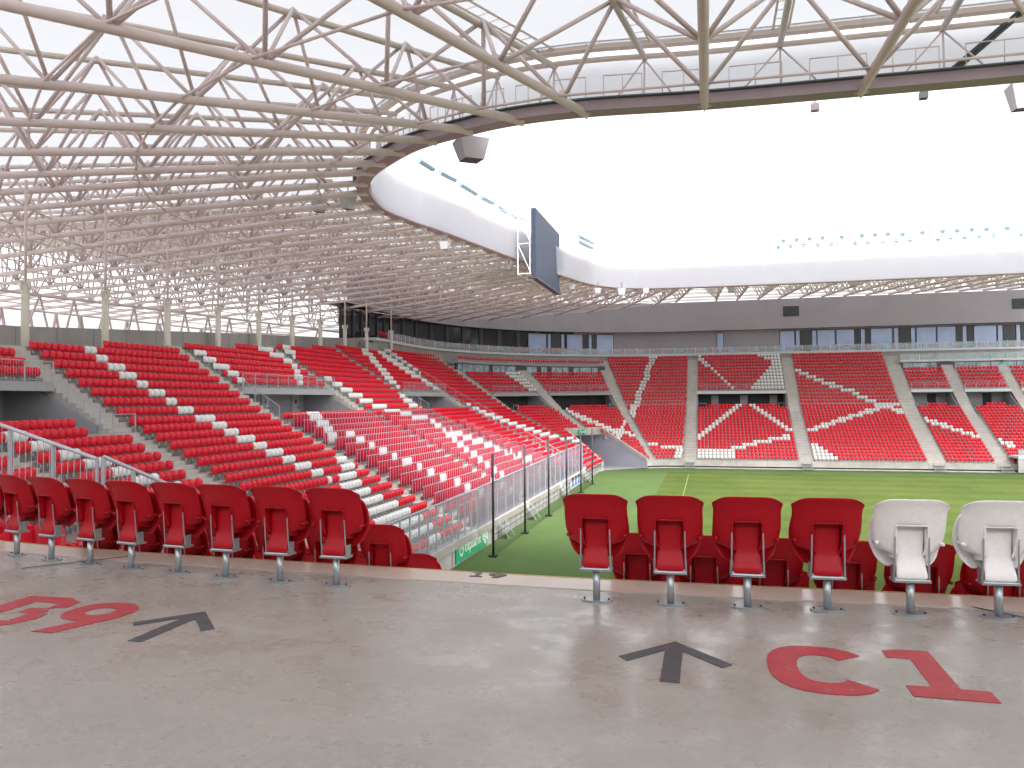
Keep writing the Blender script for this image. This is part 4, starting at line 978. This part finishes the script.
# ================================================================== SEATS
# detailed near seat, facing +Y (local), origin on the floor
def grid_shell(fn, nu, nv, th, skip=None):
    """fn(u,v)->point on the back surface; thickness th along local +Y"""
    q = MB(); V = [[fn(i / nu, j / nv) for i in range(nu + 1)] for j in range(nv + 1)]
    idx = {}; vs = []
    for s in (0, 1):
        for j in range(nv + 1):
            for i in range(nu + 1): idx[s, i, j] = len(vs); p = V[j][i]; vs.append((p[0], p[1] + s * th, p[2]))
    cells = {(i, j) for i in range(nu) for j in range(nv) if not (skip and skip(i, j))}; fs = []
    for i, j in cells:
        fs.append((idx[0, i, j], idx[0, i + 1, j], idx[0, i + 1, j + 1], idx[0, i, j + 1])); fs.append((idx[1, i, j + 1], idx[1, i + 1, j + 1], idx[1, i + 1, j], idx[1, i, j]))
        for di, dj, A, B in ((0, -1, (i, j), (i + 1, j)), (0, 1, (i + 1, j + 1), (i, j + 1)), (-1, 0, (i, j + 1), (i, j)), (1, 0, (i + 1, j), (i + 1, j + 1))):
            if (i + di, j + dj) not in cells: fs.append((idx[0, B[0], B[1]], idx[0, A[0], A[1]], idx[1, A[0], A[1]], idx[1, B[0], B[1]]))
    q.add(vs, fs); return q
def smoothen(o, lv=2):
    bv = o.modifiers.new('s', 'SUBSURF'); bv.levels = lv; bv.render_levels = lv
    for p in o.data.polygons: p.use_smooth = True
def lerp_tab(tab, t):
    for (a, va), (b, vb) in zip(tab[:-1], tab[1:]):
        if t <= b: f = (t - a) / (b - a); f = f * f * (3 - 2 * f); return va + (vb - va) * f
    return tab[-1][1]
def make_near_seat(c):
    rm = 'nearred' if c == 'red' else 'nearwhite'
    e = empty('stadium_seat')
    HW = [(0, .155), (.12, .20), (.3, .228), (.5, .232), (.78, .228), (.90, .244), (1, .228)]
    def back(u, v):
        z = .385 + .405 * v; hw = lerp_tab(HW, v); x = (u * 2 - 1) * hw
        y = -.015 - .085 * v ** 1.6 + .10 * abs(u * 2 - 1) ** 2.6 * (1 - .55 * v) - (.012 if v > .92 else 0)
        if v > .85: z -= .045 * abs(u * 2 - 1) ** 6 * ((v - .85) / .15)
        if v < .01: z += .035 * abs(u * 2 - 1) ** 2
        return (x, y, z)
    b = grid_shell(back, 10, 9, .02, skip=lambda i, j: 3 <= i <= 6 and j <= 4).build('backrest', rm, e); smoothen(b)
    # lower centre panel, set in behind the shell
    def lowp(u, v):
        z = .245 + .37 * v; x = (u * 2 - 1) * (.084 + .018 * abs(v - .5) * 2)
        y = .012 + .022 * v - (.045 * math.exp(-((v - .06) / .2) ** 2))
        return (x, y, z)
    p = grid_shell(lowp, 4, 9, .025).build('centre_panel', rm, e); smoothen(p)
    q = MB()
    for s_ in (-1, 1): q.hexa([(s_ * .094, -.01, .385), (s_ * .103, -.01, .385), (s_ * .103, .13, .36), (s_ * .094, .13, .36), (s_ * .094, -.045, .60), (s_ * .103, -.045, .60), (s_ * .103, .14, .60), (s_ * .094, .14, .60)])
    q.hexa([(-.103, -.04, .602), (.103, -.04, .602), (.103, .14, .602), (-.103, .14, .602), (-.103, -.04, .61), (.103, -.04, .61), (.103, .14, .61), (-.103, .14, .61)])
    q.build('recess_lining', rm, e)
    # folded seat pan in front
    PW = [(0, .13), (.15, .195), (.45, .235), (.8, .225), (1, .19)]
    def pan(u, v):
        z = .30 + .38 * v; hw = lerp_tab(PW, v); x = (u * 2 - 1) * hw
        y = .115 + .05 * math.sin(v * 3.1) + .015 - .05 * abs(u * 2 - 1) ** 3
        return (x, y, z)
    pn = grid_shell(pan, 8, 7, .045).build('seat', rm, e); smoothen(pn)
    for s in (-1, 1): q = MB(); q.tube((s * .205, .02, .475), (s * .2, .13, .475), .013, 8); q.build('pivot', rm, e, True)
    # U frame
    q = MB()
    for s in (-1, 1):
        q.pipe([(s * .104, -.030, .53), (s * .106, -.018, .36), (s * .106, -.0, .245)], .0055, 6)
        q.box((s * .110, .025, .285), (.010, .06, .09))
    q.box((0, .03, .232), (.232, .11, .014)); q.tube((-.106, -.02, .238), (.106, -.02, .238), .009, 6)
    q.build('bracket', 'galv', e)
    q = MB(); q.tube((0, .03, .006), (0, .03, .226), .026, 16); po = q.build('post', 'galv', e, True)
    q = MB(); n = 16; ring0 = []
    pl = []
    for i in range(n):
        a = 2 * math.pi * i / n; rr = .075 + .04 * abs(math.cos(a)) ** 3; pl.append((math.cos(a) * rr, .03 + math.sin(a) * rr * .8))
    q.prism(pl, .001, .013); q.build('base_plate', 'galv', e)
    for s in (-1, 1): q = MB(); q.tube((s * .088, .03, .0135), (s * .088, .03, .024), .009, 6); q.build('bolt', 'darksteel', e)
    return e
def dup(root):
    r = root.copy(); COL.objects.link(r)
    for ch in [o for o in bpy.data.objects if o.parent == root]:
        c = ch.copy(); COL.objects.link(c); c.parent = r; c.matrix_parent_inverse = Matrix()
    return r
proto = {'red': make_near_seat('red'), 'white': make_near_seat('white')}
used = {'red': False, 'white': False}
def near_seat(x, y, z, rz, c, label):
    o = dup(proto[c]) if used[c] else proto[c]
    used[c] = True; o.matrix_basis = Matrix.Translation((x, y, z)) @ Matrix.Rotation(rz, 4, 'Z')
    tag(o, label, 'seat', 'folded seats of the near stand'); return o
right_n = ['just right of the empty aisle', 'second to the right of the aisle', 'third to the right of the aisle', 'last red one before the white seats', 'first white one of the row', 'rightmost in the picture']
Rpos = [(-.80, 5.555), (-.275, 5.57), (.25, 5.60), (.775, 5.64), (1.30, 5.665), (1.84, 5.71), (2.37, 5.74)]
for j, (x, y) in enumerate(Rpos):
    c = 'white' if j > 3 else 'red'
    lb = f'{c} folded seat on the walkway edge, {right_n[j]}' if j < 6 else 'white folded seat on the walkway beyond the right edge of the picture'
    near_seat(x, y - .03, 8.3, R(1 + j * .6), c, lb)
Lpos = [(-2.87, 5.55), (-3.38, 5.57), (-3.91, 5.61), (-4.42, 5.67), (-4.93, 5.71), (-5.44, 5.79), (-5.96, 5.88), (-6.49, 6.0), (-7.0, 6.12)]
for j, (x, y) in enumerate(Lpos):
    a = -math.asin((x + 3.8) / 25) if x < -3.8 else 0
    lb = 'red folded seat on the walkway edge, ' + (f'{ordw(j + 1)} to the left of the empty aisle' if j else 'just left of the empty aisle')
    near_seat(x, y - .03, 8.3, -a - R(2 + j * .8), 'red', lb)
# rows below the walkway, their heads show over the edge
for k, xl, xr in ((18, -2.83, -.58), (17, -2.82, -.45), (16, -2.9, -.38)):
    z = 8.3 - .405 * (19 - k) + (0 if k > 16 else 0); dy = .8 * (19 - k)
    for j in range(7):
        x = xl - .53 * j; yy = 5.52 + dy + (max(0, -3.8 - x) ** 2) / (2 * 23)
        if k < 17 and j > 2: continue
        near_seat(x, yy, z, -R(2 + j * 1.0), 'red', f'red folded seat {["one row", "two rows", "three rows"][18 - k]} below the walkway, {ordw(j + 1)} to the left of the aisle')
    for j in range(7):
        x = xr + .53 * j
        near_seat(x, 5.55 + dy, z, R(1 + j * .5), 'red', f'red folded seat {["one row", "two rows", "three rows"][18 - k]} below the walkway, {ordw(j + 1)} to the right of the aisle')
n_detail = 16 + 7 * 3 + 7 * 2 + 3

# plain folded seat, mid distance: x across, +Y towards the pitch, origin on the floor
def mid_tpl(detail):
    q = MB()
    if detail:
        # back shell
        NX, NZ = 4, 4
        def bk(i, j, s): a = i / NX * 2 - 1; v = j / NZ; hw = .205 * (1 if v > .15 else .8) ; return (a * hw, -.06 - .05 * v + s * .03 + .05 * a * a, .36 + .44 * v - (.03 * a ** 4 if j == NZ else 0))
        for s in (0, 1):
            q.add([bk(i, j, s) for j in range(NZ + 1) for i in range(NX + 1)], [(j * (NX + 1) + i, j * (NX + 1) + i + 1, (j + 1) * (NX + 1) + i + 1, (j + 1) * (NX + 1) + i) for j in range(NZ) for i in range(NX)])
        q.add([bk(i, NZ, s) for s in (0, 1) for i in range(NX + 1)], [(i, i + 1, NX + 2 + i, NX + 1 + i) for i in range(NX)])
        for a in (0, NX): q.add([bk(a, j, s) for s in (0, 1) for j in range(NZ + 1)], [(j, j + 1, NZ + 2 + j, NZ + 1 + j) for j in range(NZ)])
        # bulging folded pan
        NX, NZ = 5, 6
        def pn(i, j):
            a = i / NX * 2 - 1; v = j / NZ * 2 - 1; f = (1 - abs(a) ** 3.2) * (1 - abs(v) ** 3.2)
            hw = .198 * (1 - .10 * abs(v) ** 4); return (a * hw, .0 + .155 * f ** .45, .56 + v * .225 * (1 - .06 * abs(a) ** 4))
        q.add([pn(i, j) for j in range(NZ + 1) for i in range(NX + 1)], [(j * (NX + 1) + i, j * (NX + 1) + i + 1, (j + 1) * (NX + 1) + i + 1, (j + 1) * (NX + 1) + i) for j in range(NZ) for i in range(NX)])
        n0 = len(q.v)
    else:
        NX, NZ = 2, 4
        def pn(i, j):
            a = i / NX * 2 - 1; v = j / NZ * 2 - 1; f = (1 - abs(a) ** 3) * (1 - abs(v) ** 3)
            return (a * .205, -.03 + .17 * max(f, 0) ** .5, .575 + v * .225)
        q.add([pn(i, j) for j in range(NZ + 1) for i in range(NX + 1)], [(j * (NX + 1) + i, j * (NX + 1) + i + 1, (j + 1) * (NX + 1) + i + 1, (j + 1) * (NX + 1) + i) for j in range(NZ) for i in range(NX)])
        q.add([(-.2, -.03, .36), (.2, -.03, .36), (.215, -.1, .8), (-.215, -.1, .8)], [(3, 2, 1, 0)])
        q.add([(-.215, -.03, .79), (.215, -.03, .79), (.215, -.1, .8), (-.215, -.1, .8)], [(0, 1, 2, 3)])
    nplastic = len(q.f)
    q.box((0, -.03, .18), (.06, .06, .36), mi=2); q.box((0, -.02, .35), (.3, .08, .03), mi=2)
    return q
def rail_tpl():
    q = MB(); NX, NZ = 4, 5
    def f(i, j):
        a = i / NX * 2 - 1; v = j / NZ * 2 - 1; g = max(0, (1 - abs(a) ** 6) * (1 - abs(v) ** 8)); return (a * .205, -.04 + .085 * g ** .5, .60 + v * .39)
    q.add([f(i, j) for j in range(NZ + 1) for i in range(NX + 1)], [(j * (NX + 1) + i, j * (NX + 1) + i + 1, (j + 1) * (NX + 1) + i + 1, (j + 1) * (NX + 1) + i) for j in range(NZ) for i in range(NX)])
    q.add([(-.205, -.045, .21), (.205, -.045, .21), (.205, -.045, .99), (-.205, -.045, .99)], [(3, 2, 1, 0)])
    return q
TPL = {d: mid_tpl(d) for d in (True, False)}; TPL['rail'] = rail_tpl()
def is_rail(bi, k, u): return bi in (5, 6) and k <= 18 or bi == 7 and k <= 15 and u < 46.5 + max(0, (13 - abs(k - 6)) * .6)
def seat_mesh(c, kind=True):
    t = TPL[kind]; me = bpy.data.meshes.new('seat_' + c); me.from_pydata(t.v, [], t.f); cm = M[c] if kind != 'rail' else M['rail' + c]; me.materials.append(cm); me.materials.append(cm); me.materials.append(M['galv'])
    me.polygons.foreach_set('material_index', t.mi); me.polygons.foreach_set('use_smooth', [True] * len(t.f)); me.update(); return me
seats = []
for bi, b in enumerate(BLK):
    if bi == 0: continue
    for k in range(b[2], b[3] + 1):
        U, pt_ = seat_us(bi, k)
        if b[1] < 77 and k < 2: continue
        js = [j for j, u in enumerate(U) if has_row(bi, k, u)]
        for n_, j in enumerate(js):
            u = U[j]; x, y = P(u, k); z = zf(k, u); px, py, d = proj((x, y, z + .55))
            if d < 2 or not (-25 < px < 1049): continue
            d_ = rin(u); c = 'white' if white_at(px, py) else 'red'
            seats.append((d, x, y, z, math.atan2(d_[1], d_[0]) - math.pi / 2, c, px, py, bi, k, n_, 'rail' if is_rail(bi, k, u) else len(js)))
for li, (ua, ub, kk, zz) in enumerate(((79, 101, 31.6, 16.08), (64, 175, 35.7, 18.12), (64, 175, 36.7, 18.5))):
    u = ua
    while u < ub:
        sc = scale_at(u, kk); u += .53 / sc
        if li and (int(u * 2.1) % 9 > 6): continue
        if li == 2 and u > 99: continue
        x, y = P(u, kk); px, py, d = proj((x, y, zz + .5))
        if -20 < px < 1045: d_ = rin(u); seats.append((d, x, y, zz, math.atan2(d_[1], d_[0]) - math.pi / 2, 'red', px, py, 90 + li, 0, 0, 0))
BN = {1: 'near corner block', 2: 'block behind the handrail', 3: 'leftmost entrance block', 4: 'big leftmost main block', 5: 'second entrance block', 6: 'block right of second entrance'}
vis = [s for s in seats if s[8] < 90 and 0 < s[6] < 1024 and not (s[6] < 365 and s[7] > 482) and not (s[6] < 440 and s[7] > 555)]
vis.sort(key=lambda s: s[0]); N_IND = 300 - n_detail
ind = set(id(s) for s in vis[:N_IND])
MS = {(c, q): seat_mesh(c, 'rail' if q else True) for c in ('red', 'white') for q in (0, 1)}
for s in vis[:N_IND]:
    d, x, y, z, rz, c, px, py, bi, k, n_, nn = s
    o = bpy.data.objects.new('stadium_seat', MS[c, int(nn == 'rail')]); COL.objects.link(o); o.matrix_basis = Matrix.Translation((x, y, z)) @ Matrix.Rotation(rz, 4, 'Z')
    tag(o, f'{c} seat {ordw(n_ + 1)} from left in {ordw(k)} row up, {BN.get(bi, "left stand")}', 'seat', 'folded seats of the left stand')
rest = [s for s in seats if id(s) not in ind]
def seat_mass(lst, name):
    VV = []; FF = []; MI = []; off = 0
    for det in (True, False, 'rail'):
        t = TPL[det]; tv = np.array(t.v); tf = t.f; tm = t.mi
        for s in lst:
            if ('rail' if s[11] == 'rail' else s[0] < 62) != det: continue
            ca, sa = math.cos(s[4]), math.sin(s[4])
            jz = 0.0
            v = np.stack([tv[:, 0] * ca - tv[:, 1] * sa + s[1], tv[:, 0] * sa + tv[:, 1] * ca + s[2], tv[:, 2] + s[3]], 1)
            VV.append(v); FF.extend([tuple(i + off for i in f) for f in tf]); MI.extend([2 if m == 2 else (1 if s[5] == 'white' else 0) + (3 if det == 'rail' else 0) for m in tm]); off += len(v)
    me = bpy.data.meshes.new(name); me.from_pydata(np.concatenate(VV).tolist(), [], FF)
    for m in ('red', 'white', 'galv', 'railred', 'railwhite'): me.materials.append(M[m])
    me.polygons.foreach_set('material_index', MI); me.polygons.foreach_set('use_smooth', [True] * len(FF)); me.update()
    o = bpy.data.objects.new(name, me); COL.objects.link(o); return o
so_ = seat_mass(rest, 'distant_seats'); tag(so_, 'thousands of small red seats with white stripes filling the distant stands', 'seats', kind='stuff')
print('seats', len(seats), 'individual', N_IND, 'rest', len(rest))
